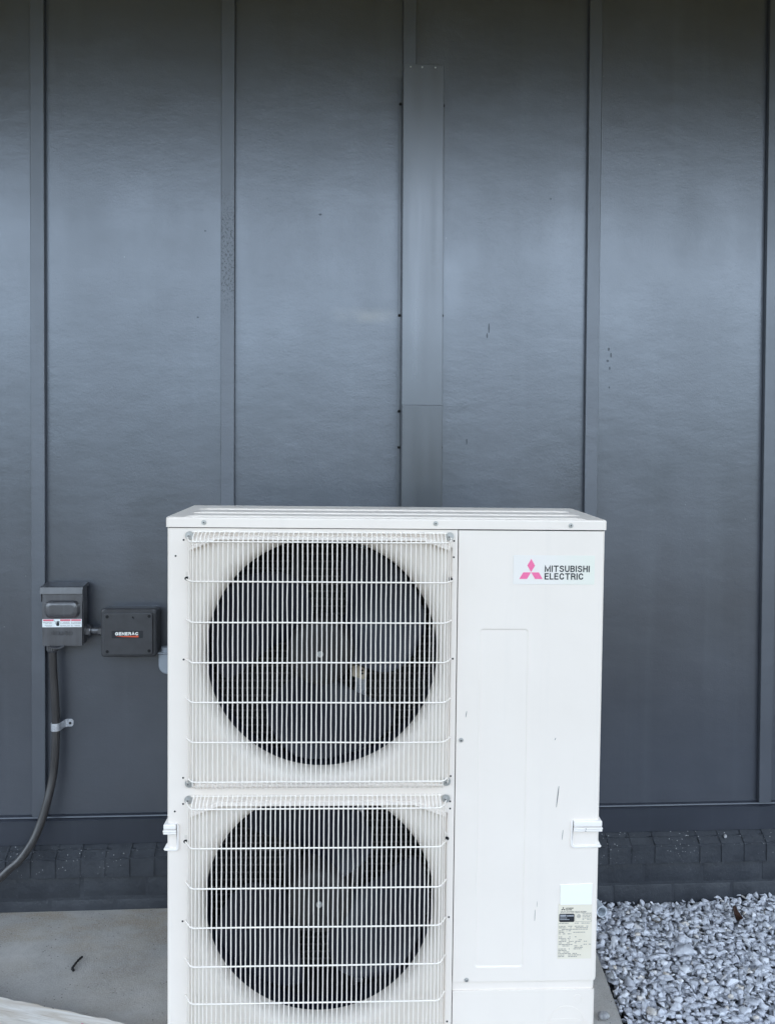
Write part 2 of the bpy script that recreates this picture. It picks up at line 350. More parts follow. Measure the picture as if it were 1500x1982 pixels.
def stroke_text(body, x0, z0, wd, h, y, name, m, parent, t=.16, gap=.24, ext=.0004, org=(0, 0, 0)):
    tot = sum(GL[c][0] for c in body) + (gap + t) * (len(body) - 1) + t
    sx = wd / tot; hh = h - t * sx; bm = bmesh.new(); x = t / 2
    for ch in body:
        wg, ls = GL[ch]
        for l in ls:
            p = [Vector((x0 + (x + a) * sx, z0 + t * sx / 2 + b * hh)) for a, b in l]; q = t * sx / 2
            p[0] = p[0] - (p[1] - p[0]).normalized() * q * (1 if ch in 'EBRMNITUHL' else 0); p[-1] = p[-1] + (p[-1] - p[-2]).normalized() * q * (1 if ch in 'EBRMNITUHL' else 0)
            L_, R_ = [], []
            for i in range(len(p)):
                d1 = (p[i] - p[i - 1]).normalized() if i else None; d2 = (p[i + 1] - p[i]).normalized() if i < len(p) - 1 else None
                d1 = d1 or d2; d2 = d2 or d1; n1 = Vector((-d1.y, d1.x)); n2 = Vector((-d2.y, d2.x)); nn = (n1 + n2).normalized(); k = q / max(.45, nn.dot(n1)); L_.append(p[i] + nn * k); R_.append(p[i] - nn * k)
            for lay in (0,):
                vl = [bm.verts.new((v.x - org[0], y - ext - org[1], v.y - org[2])) for v in L_]; vr = [bm.verts.new((v.x - org[0], y - ext - org[1], v.y - org[2])) for v in R_]
                bl = [bm.verts.new((v.x - org[0], y - org[1], v.y - org[2])) for v in L_]; br = [bm.verts.new((v.x - org[0], y - org[1], v.y - org[2])) for v in R_]
                for i in range(len(p) - 1):
                    bm.faces.new((vl[i], vl[i + 1], vr[i + 1], vr[i])); bm.faces.new((bl[i], bl[i + 1], vl[i + 1], vl[i])); bm.faces.new((vr[i], vr[i + 1], br[i + 1], br[i]))
                bm.faces.new((vl[0], vr[0], br[0], bl[0])); bm.faces.new((vl[-1], bl[-1], br[-1], vr[-1]))
            y -= .000012      # crossing strokes never share a plane
        x += wg + gap + t
    return finish(name, bm, m, parent)

# ================================================================ SETTING
bm = bmesh.new(); box(bm, -60, 60, -80, 40, -.5, -.16)
tag(finish('ground', bm, M_ground), 'dark lawn stretching away from the building', 'ground', kind='structure')
# unseen tree belt added behind the camera to darken low reflections in the wall
bm = bmesh.new(); rt = random.Random(3)
for i in range(70):
    x = -55 + i * 1.6; hgt = rt.uniform(2.2, 4.2)
    for k in range(5):
        s_ = rt.uniform(.7, 1.5); b = bmesh.new(); bmesh.ops.create_icosphere(b, subdivisions=2, radius=s_)
        for v in b.verts: v.co = v.co * rt.uniform(.75, 1.15) + Vector((x + rt.uniform(-1, 1) * .01 * 0, 0, 0))
        M_ = Matrix.Translation((rt.uniform(-1, 1), -22 + rt.uniform(-1.5, 1.5), rt.uniform(.1, hgt)))
        merge(bm, b, M_)
M_fol = mat('added_tree_leaves', (.03, .045, .018), .8); n = N(M_fol); n.color(n.mix(n.ramp(n.noise(3, 6, .7), .4, .65), (.015, .025, .008), (.06, .08, .03)))
tag(finish('added_trees', bm, M_fol), 'unseen belt of trees added behind the viewpoint to darken low wall reflections', 'trees', kind='stuff')
# concrete slab, its right edge follows the line beside the unit
bm = bmesh.new()
def edge_x(y): return .764 + (y + .383) * (.764 - .737) / (.644 - .383)
poly = [(-6, -.02), (edge_x(-.02), -.02), (edge_x(-1.9), -1.9), (-6, -1.9)]
b = bmesh.new(); vs = [b.verts.new((x, y, 0)) for x, y in poly]; f = b.faces.new(vs)
r_ = bmesh.ops.extrude_face_region(b, geom=[f])
for v in [g for g in r_['geom'] if isinstance(g, bmesh.types.BMVert)]: v.co.z = -.12
bmesh.ops.recalc_face_normals(b, faces=b.faces)
bmesh.ops.bevel(b, geom=[e for e in b.edges if all(abs(v.co.z) < 1e-6 for v in e.verts)], offset=.006, segments=2, affect='EDGES')
merge(bm, b); tag(finish('concrete_slab', bm, M_conc), 'grey concrete slab under the unit', 'slab', kind='structure')
bm = bmesh.new(); box(bm, .8, 4, -2.2, 0, -.1, -.046)
tag(finish('gravel_bed', bm, M_gbase), 'soil bed under the gravel', 'ground', kind='structure')

# gravel stones in one mesh
def hull_variant():
    b = bmesh.new(); k = random.randint(8, 12)
    sx, sy, sz = random.uniform(.8, 1.35), random.uniform(.65, 1), random.uniform(.45, .8)
    for _ in range(k):
        d = Vector((random.gauss(0, 1), random.gauss(0, 1), random.gauss(0, 1))).normalized() * random.uniform(.85, 1)
        b.verts.new((d.x * sx, d.y * sy, d.z * sz))
    r_ = bmesh.ops.convex_hull(b, input=b.verts[:])
    bmesh.ops.delete(b, geom=[v for v in b.verts if not v.link_faces], context='VERTS')
    bmesh.ops.dissolve_limit(b, angle_limit=R(14), verts=b.verts[:], edges=b.edges[:])
    bmesh.ops.bevel(b, geom=b.edges[:], offset=.045, segments=1, affect='EDGES')
    bmesh.ops.triangulate(b, faces=b.faces[:]); b.verts.ensure_lookup_table()
    V = np.array([v.co[:] for v in b.verts]); F = np.array([[v.index for v in f.verts] for f in b.faces]); b.free(); return V, F
variants = [hull_variant() for _ in range(40)]
VV, FF, off = [], [], 0
def addstone(x, y, z, s, flat=1.):
    global off
    V, F = variants[rng.integers(len(variants))]
    a = rng.uniform(0, 2 * math.pi); tx, ty = rng.normal(0, .28, 2)
    Rm = np.array(Matrix.Rotation(a, 3, 'Z') @ Matrix.Rotation(tx, 3, 'X') @ Matrix.Rotation(ty, 3, 'Y'))
    P = (V * s) @ Rm.T; P[:, 2] *= flat; P += (x, y, z); VV.append(P); FF.append(F + off); off += len(V)
sp = .0205
for layer, zc in enumerate((-.043, -.031, -.021, -.017)):
    yy = -.045
    while yy > -1.35:
        xx = edge_x(yy) + .016
        while xx < 2.6:
            if layer < 2 or rng.random() < (1. if layer == 2 else .75):
                x_ = xx + rng.uniform(-.009, .009); y_ = yy + rng.uniform(-.009, .009)
                s = .0132 * math.exp(rng.normal(0, .3))
                hump = .012 * math.sin(x_ * 9 + 1.1) * math.exp(y_ * 8)
                if x_ > edge_x(y_) + .9 * s: addstone(x_, y_, zc + hump + rng.uniform(-.004, .004), s, .8)
            xx += sp
        yy -= sp
VA = np.concatenate(VV); FA = np.concatenate(FF)
me = bpy.data.meshes.new('gravel'); me.vertices.add(len(VA)); me.vertices.foreach_set('co', VA.ravel())
me.loops.add(FA.size); me.loops.foreach_set('vertex_index', FA.ravel().astype(np.int32))
me.polygons.add(len(FA)); me.polygons.foreach_set('loop_start', np.arange(0, FA.size, 3, dtype=np.int32)); me.polygons.foreach_set('loop_total', np.full(len(FA), 3, dtype=np.int32))
me.update(calc_edges=True); me.materials.append(M_stone)
o = bpy.data.objects.new('gravel', me); C.objects.link(o); tag(o, 'loose bluish grey crushed marble gravel beside the slab', 'gravel', kind='stuff')

# ================================================================ BUILDING
bld = empty('building', (0, 0, 0)); tag(bld, 'charcoal painted board and batten building wall above a brick base', 'building')
SOF = 3.30
bm = bmesh.new()
xs = sorted([-4.65, -4.04, -3.43, -2.82, -2.21, -1.6, -.98976, -.37892, .21767, .84294, 1.46863, 2.08, 2.69, 3.3, 3.91, 4.52])
box(bm, -5, 5, 0, .12, .300, SOF)
finish('siding', bm, M_wall, bld)
bm = bmesh.new(); box(bm, -5, 5, .12, 4.2, -.15, SOF); finish('wall_core', bm, M_soffit, bld)
for x in xs:
    bm = bmesh.new(); z0 = 2.6 if abs(x - .21767) < .01 else .3015
    t = {-.98976: .0022, -.37892: .001, .84294: -.0062, 1.46863: -.0085}.get(x, 0)   # slightly out of plumb
    b = bmesh.new(); box(b, x - .0222, x + .0222, -.018, -.0005, z0, SOF - .001, .0028, 3)
    sh = {-.98976: 0.0, .84294: -.002, 1.46863: -.001}.get(x, 0)
    for v in b.verts: v.co.x -= sh * (v.co.z - 1.5)
    merge(bm, b); finish('batten', bm, M_mil if abs(x + .37892) < .01 else M_bat, bld)
# water table trim with a thin flashing lip
bm = bmesh.new()
prof = [(.002, .2955), (-.004, .2965), (-.0265, .2925), (-.0265, .2895), (-.0225, .2885), (-.0225, .2125), (.01, .2125), (.01, .2955)]
b = bmesh.new(); loft(b, [[(-5, y, z) for y, z in prof], [(5, y, z) for y, z in prof]], cap0=True, cap1=True)
bmesh.ops.recalc_face_normals(b, faces=b.faces); merge(bm, b); finish('trim_board', bm, M_trim, bld)
bm = bmesh.new(); b = bmesh.new(); prof = [(-.0006, .3035), (-.011, .3), (-.0125, .296), (.003, .2963), (.003, .3035)]
loft(b, [[(-5, y, z) for y, z in prof], [(5, y, z) for y, z in prof]], cap0=True, cap1=True); merge(bm, b); finish('flashing', bm, M_trim, bld)
# brick base: stretcher courses and a sloping rowlock sill
bm = bmesh.new(); box(bm, -5, 5, -.0372, .12, -.15, .2)
zt = .113; course = 0
while zt > -.16:
    x = -5 + (.105 if course % 2 else 0)
    while x < 5:
        L = .200 + random.uniform(-.003, .003)
        dy = random.uniform(-.0012, .0012); dz = random.uniform(-.0015, .0015)
        box(bm, x, x + L, -.0385 + dy, -.01, zt - .0685 + dz, zt + dz, .0035, 2)
        x += .208
    zt -= .0757; course += 1
finish('brick_base', bm, M_brick, bld, 40)
bm = bmesh.new()
def sill(x0, x1, j):
    b = bmesh.new()
    sec = [(.0, .118), (-.060, .1165), (-.0605, .181), (-.010, .2185), (.0, .2185)]
    sec = [(y + random.uniform(-.0012, .0012), z + random.uniform(-.0009, .0009)) for y, z in sec]
    tw = random.uniform(-.0006, .0006)
    loft(b, [[(x0, y, z + tw) for y, z in sec], [(x1, y, z - tw) for y, z in sec]], cap0=True, cap1=True)
    bmesh.ops.recalc_face_normals(b, faces=b.faces)
    bmesh.ops.bevel(b, geom=b.edges[:], offset=.0045, segments=2, affect='EDGES'); merge(bm, b)
x = -5.02
joints = []
while x < .8: joints.append(x); x += .0787
js = [j - joints[-1] + .817 for j in joints]
js += [.895, .974, 1.054, 1.21, 1.285, 1.365, 1.443]
x = 1.443
while x < 5: x += .0765; js.append(x)
for a, b_ in zip(js, js[1:]): sill(a + .0032, b_ - .0032, 0)
b = bmesh.new(); sec = [(.0, .119), (-.0572, .119), (-.0575, .1790), (-.010, .2158), (.0, .2158)]
loft(b, [[(-5, y, z) for y, z in sec], [(5, y, z) for y, z in sec]], cap0=True, cap1=True); bmesh.ops.recalc_face_normals(b, faces=b.faces); merge(bm, b)
finish('brick_sill', bm, M_brick, bld, 40)
bm = bmesh.new(); box(bm, -5.5, 5.5, -2.15, 4.6, SOF, SOF + .02); finish('soffit', bm, M_soffit, bld)
bm = bmesh.new(); box(bm, -5.5, 5.5, -2.18, -2.15, SOF - .03, SOF + .19, .004); finish('fascia', bm, M_soffit, bld)
bm = bmesh.new(); b = bmesh.new(); prof = [(-2.21, SOF + .19), (1.5, SOF + 1.0), (4.6, SOF + .19), (4.6, SOF + .03), (-2.14, SOF + .03), (-2.14, SOF + .16)]
loft(b, [[(-5.6, y, z) for y, z in prof], [(5.6, y, z) for y, z in prof]], cap0=True, cap1=True); merge(bm, b); finish('roof', bm, M_roof, bld)

# ================================================================ LINE-SET COVER
cov = empty('pipe_cover', (.26, 0, 1.6)); tag(cov, 'tall grey sheet metal pipe cover running up the wall behind the unit', 'pipe cover')
def cv(name, bm, m, ang=32):
    for v in bm.verts: v.co -= Vector((.26, 0, 1.6))
    return finish(name, bm, m, cov, ang)
# shared material needs building coordinates: shift texture by using local coords offset in material-free way
bm = bmesh.new()
box(bm, .1925, .3245, -.075, -.001, 1.655, 2.767, .0022, 2); cv('upper_section', bm, M_cover)
bm = bmesh.new(); b = bmesh.new(); box(b, .1930, .3262, -.0765, -.001, .33, 1.661, .0034, 3)
for v in b.verts:
    if v.co.y < -.06: v.co.y += -.0035 if v.co.z > 1.6 else .020
merge(bm, b); cv('lower_section', bm, M_cover)
for x0, x1 in ((.1835, .1925), (.3245, .3365)):
    bm = bmesh.new(); box(bm, x0, x1, -.0028, -.0004, .33, 2.68, .0006, 1); cv('flange', bm, M_cover)
for x, zs in ((.1885, (2.74 - .07, 1.967, 1.646, 1.525)), (.3325, (2.67, 1.969, 1.525))):
    for z in zs:
        bm = bmesh.new(); cyl(bm, (x, -.001, z), (0, -1, 0), .0052, .0042, .005, 10); cyl(bm, (x, -.006, z), (0, -1, 0), .003, .003, .002, 6); cv('screw', bm, M_dark)
for x in (.216, .2535, .296):
    bm = bmesh.new(); cyl(bm, (x, -.0745, 2.756), (0, -1, 0), .0028, .0024, .003, 10); cv('screw', bm, M_scr)

# ================================================================ DISCONNECT BOX
db = empty('disconnect_box', (-.892, 0, .97)); tag(db, 'small dark grey electrical disconnect box with white and red warning label', 'electrical box')
def D(name, bm, m, ang=32, par=None):
    for v in bm.verts: v.co -= Vector((-.892, 0, .97))
    return finish(name, bm, m, par or db, ang)
bm = bmesh.new(); box(bm, -.950, -.8335, -.068, -.018, .879, 1.062, .002, 2); D('body', bm, M_box)
bm = bmesh.new(); b = bmesh.new(); prof = [(-.0805, 1.046), (-.0775, 1.0665), (-.075, 1.0685), (-.018, 1.0765), (-.018, 1.064), (-.074, 1.0625), (-.075, 1.046)]
loft(b, [[(-.960, y, z) for y, z in prof], [(-.8275, y, z) for y, z in prof]], cap0=True, cap1=True); bmesh.ops.recalc_face_normals(b, faces=b.faces); merge(bm, b)
for xx in (-.9585, -.8290):
    box(bm, xx - .0012, xx + .0012, -.075, -.035, 1.02, 1.062, .0008, 1)
D('hood', bm, M_box)
bm = bmesh.new(); box(bm, -.9555, -.8295, -.0745, -.0665, .877, 1.05, .0025, 2)
box(bm, -.8335, -.8275, -.066, -.03, .885, 1.03, .001, 1)
# pressed bulge
rs = []
for k, (ins, yy) in enumerate(((0, -.0743), (.002, -.0775), (.006, -.0838), (.012, -.0872), (.018, -.0880))):
    rs.append(ring(rrect(-.9475 + ins, -.8365 - ins, .968 + ins * .8, 1.0245 - ins * .8, max(.02 - ins * .5, .006), 6), yy))
b = bmesh.new(); loft(b, rs, cap1=True); merge(bm, b)
door = D('door', bm, M_box, 25)
bm = bmesh.new(); b = bmesh.new(); plp = [(-.93 + .045 * k / 10, .8775 - .006 * math.sin(math.pi * k / 10)) for k in range(11)]
loft(b, [[(x, -.0745, z + .0035) for x, z in plp], [(x, -.0825, z) for x, z in plp], [(x, -.0825, z - .002) for x, z in plp], [(x, -.0745, z - .001) for x, z in plp]], close=False); merge(bm, b)
D('latch_tab', bm, M_box)
bm = bmesh.new(); plate(bm, -.9545, -.8310, .9385, .9645, -.0752); lab = D('warning_label', bm, M_lpap)
for x0, x1 in ((-.9515, -.919), (-.8985, -.8665), (-.864, -.8335)):
    bm = bmesh.new(); plate(bm, x0, x1, .9585, .9635, -.0758, .0004, .0006)
    D('red_header', bm, M_red, par=lab)
for x0, x1 in ((-.9515, -.9225), (-.898, -.868), (-.864, -.8345)):
    bm = bmesh.new()
    for r_i in range(6):
        z = .9555 - r_i * .0026; xx = x0
        while xx < x1 - .002:
            L = random.uniform(.002, .006)
            if random.random() < .86 and not (r_i == 3): plate(bm, xx, min(xx + L, x1), z - .0009, z, -.0757, .0003, .0002)
            xx += L + .0008
    D('small_print', bm, M_print, par=lab)
bm = bmesh.new()   # hand symbol
plate(bm, -.9105, -.9015, .9425, .9525, -.0758, .0004, .003)
for k in range(4):
    tube(bm, [(-.9095 + k * .0022, -.0757, .951), (-.9085 + k * .0024, -.0757, .9585 - abs(k - 1.5) * .0008)], .0009, 5)
tube(bm, [(-.9105, -.0757, .947), (-.9145, -.0757, .952), (-.9125, -.0757, .955), (-.9175, -.0757, .9605)], .0005, 5)
for v in bm.verts: v.co -= Vector((-.892, 0, .97))
finish('hand_symbol', bm, M_black, lab)
stroke_text('SIEMENS', -.928, .9125, .068, .0130, -.0743, 'embossed_lettering', M_box, door, .16, .2, .0024, (-.892, 0, .97))
# bottom and side fittings belong to the conduit thing / junction nipple
bm = bmesh.new()
for k in range(14):
    a = 2 * math.pi * k / 14; cx, cy = -.9335 + .0155 * math.cos(a), -.045 + .0155 * math.sin(a)
    tube(bm, [(cx, cy, .8765), (cx, cy, .8585)], .0028, 6)
cyl(bm, (-.9335, -.045, .8795), (0, 0, -1), .0158, .0158, .0225, 28); cyl(bm, (-.9335, -.045, .8575), (0, 0, -1), .0170, .0125, .006, 28)
D('conduit_nut', bm, M_box)

# ---- conduit
bm = bmesh.new()
path = [(-.9335, -.045, .862), (-.9322, -.045, .8), (-.929, -.043, .737), (-.9262, -.040, .66), (-.9260, -.0375, .606), (-.9262, -.040, .551), (-.929, -.044, .483), (-.9345, -.052, .43), (-.944, -.066, .372), (-.9585, -.079, .312), (-.979, -.093, .258), (-1.012, -.104, .208), (-1.043, -.11, .181), (-1.092, -.118, .136), (-1.17, -.13, .075), (-1.28, -.14, .03), (-1.5, -.15, .013), (-2.2, -.16, .013)]
tube(bm, smoothpath(path, 8), .0127, 28)
cond = finish('flexible_conduit', bm, M_cond, None, 50); tag(cond, 'thick black flexible conduit curving down from the disconnect box past the brick sill', 'conduit')
# ---- strap
st = empty('pipe_strap', (-.926, 0, .606)); tag(st, 'shiny galvanised one hole strap clamped over the black conduit', 'pipe strap')
bm = bmesh.new()
arc = [(-.9385, -.0028), (-.9395, -.03)] + [(-.926 - .0140 * math.cos(a), -.0375 - .0140 * math.sin(a)) for a in [math.pi * k / 10 for k in range(1, 10)]] + [(-.9118, -.034), (-.9105, -.012), (-.907, -.0045), (-.903, -.0028)]
b = bmesh.new(); outr = arc; ZC = .606
ringsv = []
for (x, y) in arc: ringsv.append([(x - .926 * 0, y, ZC - .0135), (x, y, ZC + .0135)])
# band (given thickness by solid offset)
b2 = bmesh.new(); cols = []
for i, (x, y) in enumerate(arc):
    x2, y2 = arc[min(i + 1, len(arc) - 1)]; x1, y1 = arc[max(i - 1, 0)]; t = Vector((x2 - x1, y2 - y1)).normalized(); nn = Vector((t.y, -t.x)) * .0016
    dz = .0015 if .1 < 1 else 0
    cols.append([(x, y, ZC - .0125 + dz), (x, y, ZC + .0125 + dz), (x + nn.x, y + nn.y, ZC + .0125 + dz), (x + nn.x, y + nn.y, ZC - .0125 + dz)])
loft(b2, cols, cap0=True, cap1=True); bmesh.ops.recalc_face_normals(b2, faces=b2.faces)
for v in b2.verts: v.co -= Vector((-.926, 0, .606))
merge(bm, b2); b.free(); finish('band', bm, M_gal, st, 40)
bm = bmesh.new(); p = rrect(-.905, -.8825, ZC - .0105, ZC + .0145, [.009, .009, .001, .001], 6)
loft(bm, [ring(p, -.0006), ring(p, -.0028)], cap1=True)
for v in bm.verts: v.co -= Vector((-.926, 0, .606))
tb = finish('tab', bm, M_gal, st)
bm = bmesh.new(); cyl(bm, (-.893, -.0027, ZC + .001), (0, -1, 0), .0042, .0042, .0008, 14)
for v in bm.verts: v.co -= Vector((-.926, 0, .606)); 
finish('screw_hole', bm, M_dark, tb)

# ================================================================ JUNCTION BOX
jb = empty('junction_box', (-.683, 0, .916)); tag(jb, 'dark grey plastic junction box with black nameplate left of the unit', 'junction box')
def J(name, bm, m, ang=32, par=None):
    for v in bm.verts: v.co -= Vector((-.683, 0, .916))
    return finish(name, bm, m, par or jb, ang)
bm = bmesh.new(); rs = []
for ins, y in ((.004, -.0005), (.0035, -.03), (.0, -.031), (-.001, -.062), (.0, -.070), (.002, -.0735), (.005, -.0755)):
    rs.append(ring(rrect(-.772 + ins, -.5955 - ins, .8405 + ins, .9975 - ins, .012, 5), y))
loft(bm, rs, cap0=True, cap1=True); J('body', bm, M_jbox, 28)
bm = bmesh.new(); rs = []
for ins, y in ((0, -.074), (0, -.0815), (.0008, -.083), (.003, -.0838)): rs.append(ring(rrect(-.7585 + ins, -.6065 - ins, .8495 + ins, .9835 - ins, .006, 4), y))
loft(bm, rs, cap1=True); lid = J('lid', bm, M_jbox, 28)
for x, z in ((-.7485, .9725), (-.6165, .9735), (-.7485, .8605), (-.6165, .8620)):
    bm = bmesh.new(); cyl(bm, (x, -.0836, z), (0, -1, 0), .0052, .0052, .0006, 16); J('screw_recess', bm, M_dark, par=lid)
bm = bmesh.new(); plate(bm, -.7345, -.6355, .9035, .9275, -.0845, .0008, .003); npl = J('nameplate', bm, M_black, par=lid)
stroke_text('GENERAC', -.7235, .9128, .073, .0105, -.0846, 'nameplate_lettering', M_paper, lid, .27, .14, .0004, (-.683, 0, .916))
bm = bmesh.new(); b = bmesh.new(); pts = [(-.7235, .9098), (-.650, .9118), (-.650, .9062), (-.700, .9078)]
loft(b, [ring(pts, -.0844), ring(pts, -.0849)], cap1=True); merge(bm, b); J('red_swoosh', bm, M_orange, par=lid)
bm = bmesh.new(); cyl(bm, (-.668, -.0837, .970), (0, -1, 0), .0032, .0028, .001, 12); tube(bm, [(-.6705, -.0842, .973), (-.666, -.0845, .968), (-.664, -.0842, .964)], .0009, 5)
J('arrow_mark', bm, M_dark, par=lid)
bm = bmesh.new()
def hexa(bm, x0, x1, r, cy, cz):
    cyl(bm, (x0, cy, cz), (1, 0, 0), r, r, x1 - x0, 6)
hexa(bm, -.8335, -.8285, .0225, -.042, .921); cyl(bm, (-.8285, -.042, .921), (1, 0, 0), .0215, .019, .004, 24); hexa(bm, -.8245, -.814, .0195, -.042, .921); cyl(bm, (-.814, -.042, .921), (1, 0, 0), .0175, .017, .004, 24)
cyl(bm, (-.812, -.042, .921), (1, 0, 0), .0118, .0118, .034, 20); hexa(bm, -.787, -.779, .0165, -.042, .921); hexa(bm, -.779, -.7695, .019, -.042, .921)
J('threaded_nipple', bm, M_box, 30)

# grey conduit elbow peeking out behind the unit
eb = empty('conduit_elbow', (-.56, 0, .82)); tag(eb, 'pale grey plastic conduit elbow peeking out behind the left side of the unit', 'conduit fitting')
bm = bmesh.new(); rs = []
for ins, y in ((.002, -.015), (0, -.02), (0, -.052), (.003, -.056)): rs.append([(x + .56, y, z - .82) for x, z in rrect(-.594 + ins, -.50 - ins, .778 + ins, .846 - ins, [.022, .003, .003, .03], 6)])
loft(bm, rs, cap0=True, cap1=True); finish('body', bm, M_pvc, eb)
bm = bmesh.new(); box(bm, -.037, .014, -.06, -.012, .026, .031, .001, 1); cyl(bm, (-.012, -.036, .031), (0, 0, 1), .017, .017, .014, 20); finish('collar', bm, M_pvc, eb)

# ================================================================ THE UNIT
U = Matrix(((0.9997626, 0.0213487, 0.0043533), (-0.0212610, 0.9995881, -0.0192761), (-0.0047630, 0.0191790, 0.9998047))).to_4x4()
U.translation = Vector((0.10517338, -0.72624812, 0))
un = empty('heat_pump'); un.matrix_world = U
tag(un, 'tall white heat pump outdoor unit with two fans behind wire grilles', 'heat pump')
WX = .525; SE = .1665; MID = .6655
def screw(x, z, y, r=.0058, par=None, washer=False, name='screw'):
    bm = bmesh.new()
    if washer: cyl(bm, (x + .002, y, z + .001), (0, -1, 0), .0105, .0100, .0016, 24); y -= .0016
    cyl(bm, (x, y, z), (0, -1, 0), r, r * .95, .0012, 20); cyl(bm, (x, y - .0012, z), (0, -1, 0), r * .66, r * .55, .0026, 16)
    o = finish(name, bm, M_scr, par or un)
    bm = bmesh.new(); box(bm, x - r * .30, x + r * .30, y - .0041, y - .0036, z - .0005, z + .0005); box(bm, x - .0005, x + .0005, y - .0043, y - .0037, z - r * .30, z + r * .30)
    d = finish('slot', bm, M_dark); d.parent = o if (par is None or par is un) else par
    if d.parent is not o and False: pass
    return o
# sheets of the cabinet: corners, sides, back, inner divider
bm = bmesh.new()
def corner(s, z0, z1, r, x1, yb):
    b = bmesh.new(); a = []
    for k in range(7):
        t = R(90 * k / 6); a.append((s * (x1 - r + r * math.sin(t)), r - r * math.cos(t)))
    a.append((s * x1, yb)); loft(b, [[(x, y, z0) for x, y in a], [(x, y, z1) for x, y in a]], close=False); merge(bm, b)
corner(-1, .03, 1.2975, .010, WX, .305)
finish('side_panel', bm, M_white, un, 40)
bm = bmesh.new(); corner(1, .03, .1625, .010, WX - .003, .30)
finish('side_panel', bm, M_white, un, 40)
bm = bmesh.new(); box(bm, SE + .001, SE + .004, .012, .3, .04, 1.29); box(bm, -.520, -.517, .012, .3, .04, 1.29); box(bm, -.52, .52, .296, .3, .03, 1.297); box(bm, -.52, .52, .012, .3, 1.29, 1.294); box(bm, -.51, SE, .02, .3, .03, .045); box(bm, -.51, SE, .09, .25, MID - .002, MID + .002); finish('inner_lining', bm, M_inner, un)
# front panel with two openings
upo = [(-.4735, .678), (.1525, .678), (.1525, 1.2535), (.086, 1.2765), (-.408, 1.2765), (-.4735, 1.2520)]
loo = [(-.4735, .045), (.1495, .045), (.1495, .606), (.068, .6350), (-.40, .6350), (-.4735, .609)]
FANU = (-.1585, .988); FANL = (-.1595, .3645); RT = .2835
def inset(poly, d):
    n_ = len(poly); out = []
    for i in range(n_):
        p0, p1, p2 = Vector(poly[i - 1]), Vector(poly[i]), Vector(poly[(i + 1) % n_])
        e1 = (p1 - p0).normalized(); e2 = (p2 - p1).normalized(); n1 = Vector((-e1.y, e1.x)); n2 = Vector((-e2.y, e2.x)); b_ = (n1 + n2).normalized()
        out.append(tuple(p1 + b_ * d / max(.3, b_.dot(n1))))
    return out
NS = 192
def angles(poly, outer, c):
    A = [2 * math.pi * k / NS for k in range(NS)] + [math.atan2(z - c[1], x - c[0]) % (2 * math.pi) for x, z in poly + outer]
    return sorted(set(round(a, 6) for a in A))
bm = bmesh.new()
for poly, cell, c in ((upo, [(-.515, MID), (SE, MID), (SE, 1.2975), (-.515, 1.2975)], FANU), (loo, [(-.515, .03), (SE, .03), (SE, MID), (-.515, MID)], FANL)):
    A = angles(poly, cell, c)
    def cont(pl): return [(c[0] + ray_poly(pl, *c, a) * math.cos(a), c[1] + ray_poly(pl, *c, a) * math.sin(a)) for a in A]
    b = bmesh.new()
    loft(b, [ring(cont(cell), 0), ring(cont(inset(poly, -.004)), 0), ring(cont(inset(poly, -.001)), .0012), ring(cont(inset(poly, .001)), .004), ring(cont(inset(poly, .002)), .012)])
    merge(bm, b)
    # folded lip over the top of each opening
    top = [poly[2], poly[3], poly[4], poly[5]] if True else None
    b = bmesh.new(); top = [(x, z) for x, z in (poly[2], poly[3], poly[4], poly[5])]
    top[0] = (top[0][0] - .003, top[0][1] - .001); top[3] = (top[3][0] + .003, top[3][1] - .001)
    loft(b, [[(x, .001, z + .0045) for x, z in top], [(x, -.0035, z + .002) for x, z in top], [(x, -.0052, z - .0055) for x, z in top], [(x, -.0035, z - .0072) for x, z in top], [(x, .013, z - .0060) for x, z in top]], close=False)
    merge(bm, b)
    for tx in (poly[4][0] + .034, poly[3][0] - .03):
        pts = [(tx - .022, poly[3][1] + .005), (tx + .022, poly[3][1] + .005), (tx + .0185, poly[3][1] + .0155), (tx - .0185, poly[3][1] + .0155)]
        b = bmesh.new(); loft(b, [ring(pts, .001), ring(pts, -.0025)], cap1=True); merge(bm, b)
bmesh.ops.remove_doubles(bm, verts=bm.verts, dist=1e-5)
front = finish('front_panel', bm, M_white, un, 24)
for x, z in ((-.4854, 1.2688), (-.5041, 1.2306), (.1572, 1.2707), (.1571, 1.2315), (-.4851, .9828), (.1579, .9854), (-.486, .6968), (.1568, .6981), (-.4859, .6332), (-.5056, .6151), (.1564, .6357), (.1566, .6179), (-.4869, .3458), (.1571, .3485), (.1561, .0868)):
    bm = bmesh.new(); cyl(bm, (x, .0004, z), (0, -1, 0), .0023, .0023, .0008, 12); finish('screw_hole', bm, M_dark, front)
for x, z in ((-.477, 1.1770), (.1490, 1.1785), (-.479, .5415), (.1490, .5440)):
    bm = bmesh.new(); p = [(x + .0062 * math.cos(a), z + .0048 * math.sin(a)) for a in [2 * math.pi * k / 18 for k in range(18)]]
    loft(bm, [ring(p, .0004), ring(p, -.0006)], cap1=True); finish('hook_hole', bm, M_dark, front)
    bm = bmesh.new(); box(bm, x - .0035, x + .0035, -.0006, .001, z + .007, z + .016, .0005, 1); finish('hook_dimple', bm, M_shroud, front)
for (x, z), r_w in (((-.4726, 1.2787), 1), ((.144, 1.2806), 1), ((-.4725, .6835), 1), ((.1444, .6848), 1), ((-.4736, .6432), 1), ((.1437, .6435), 1)):
    pass
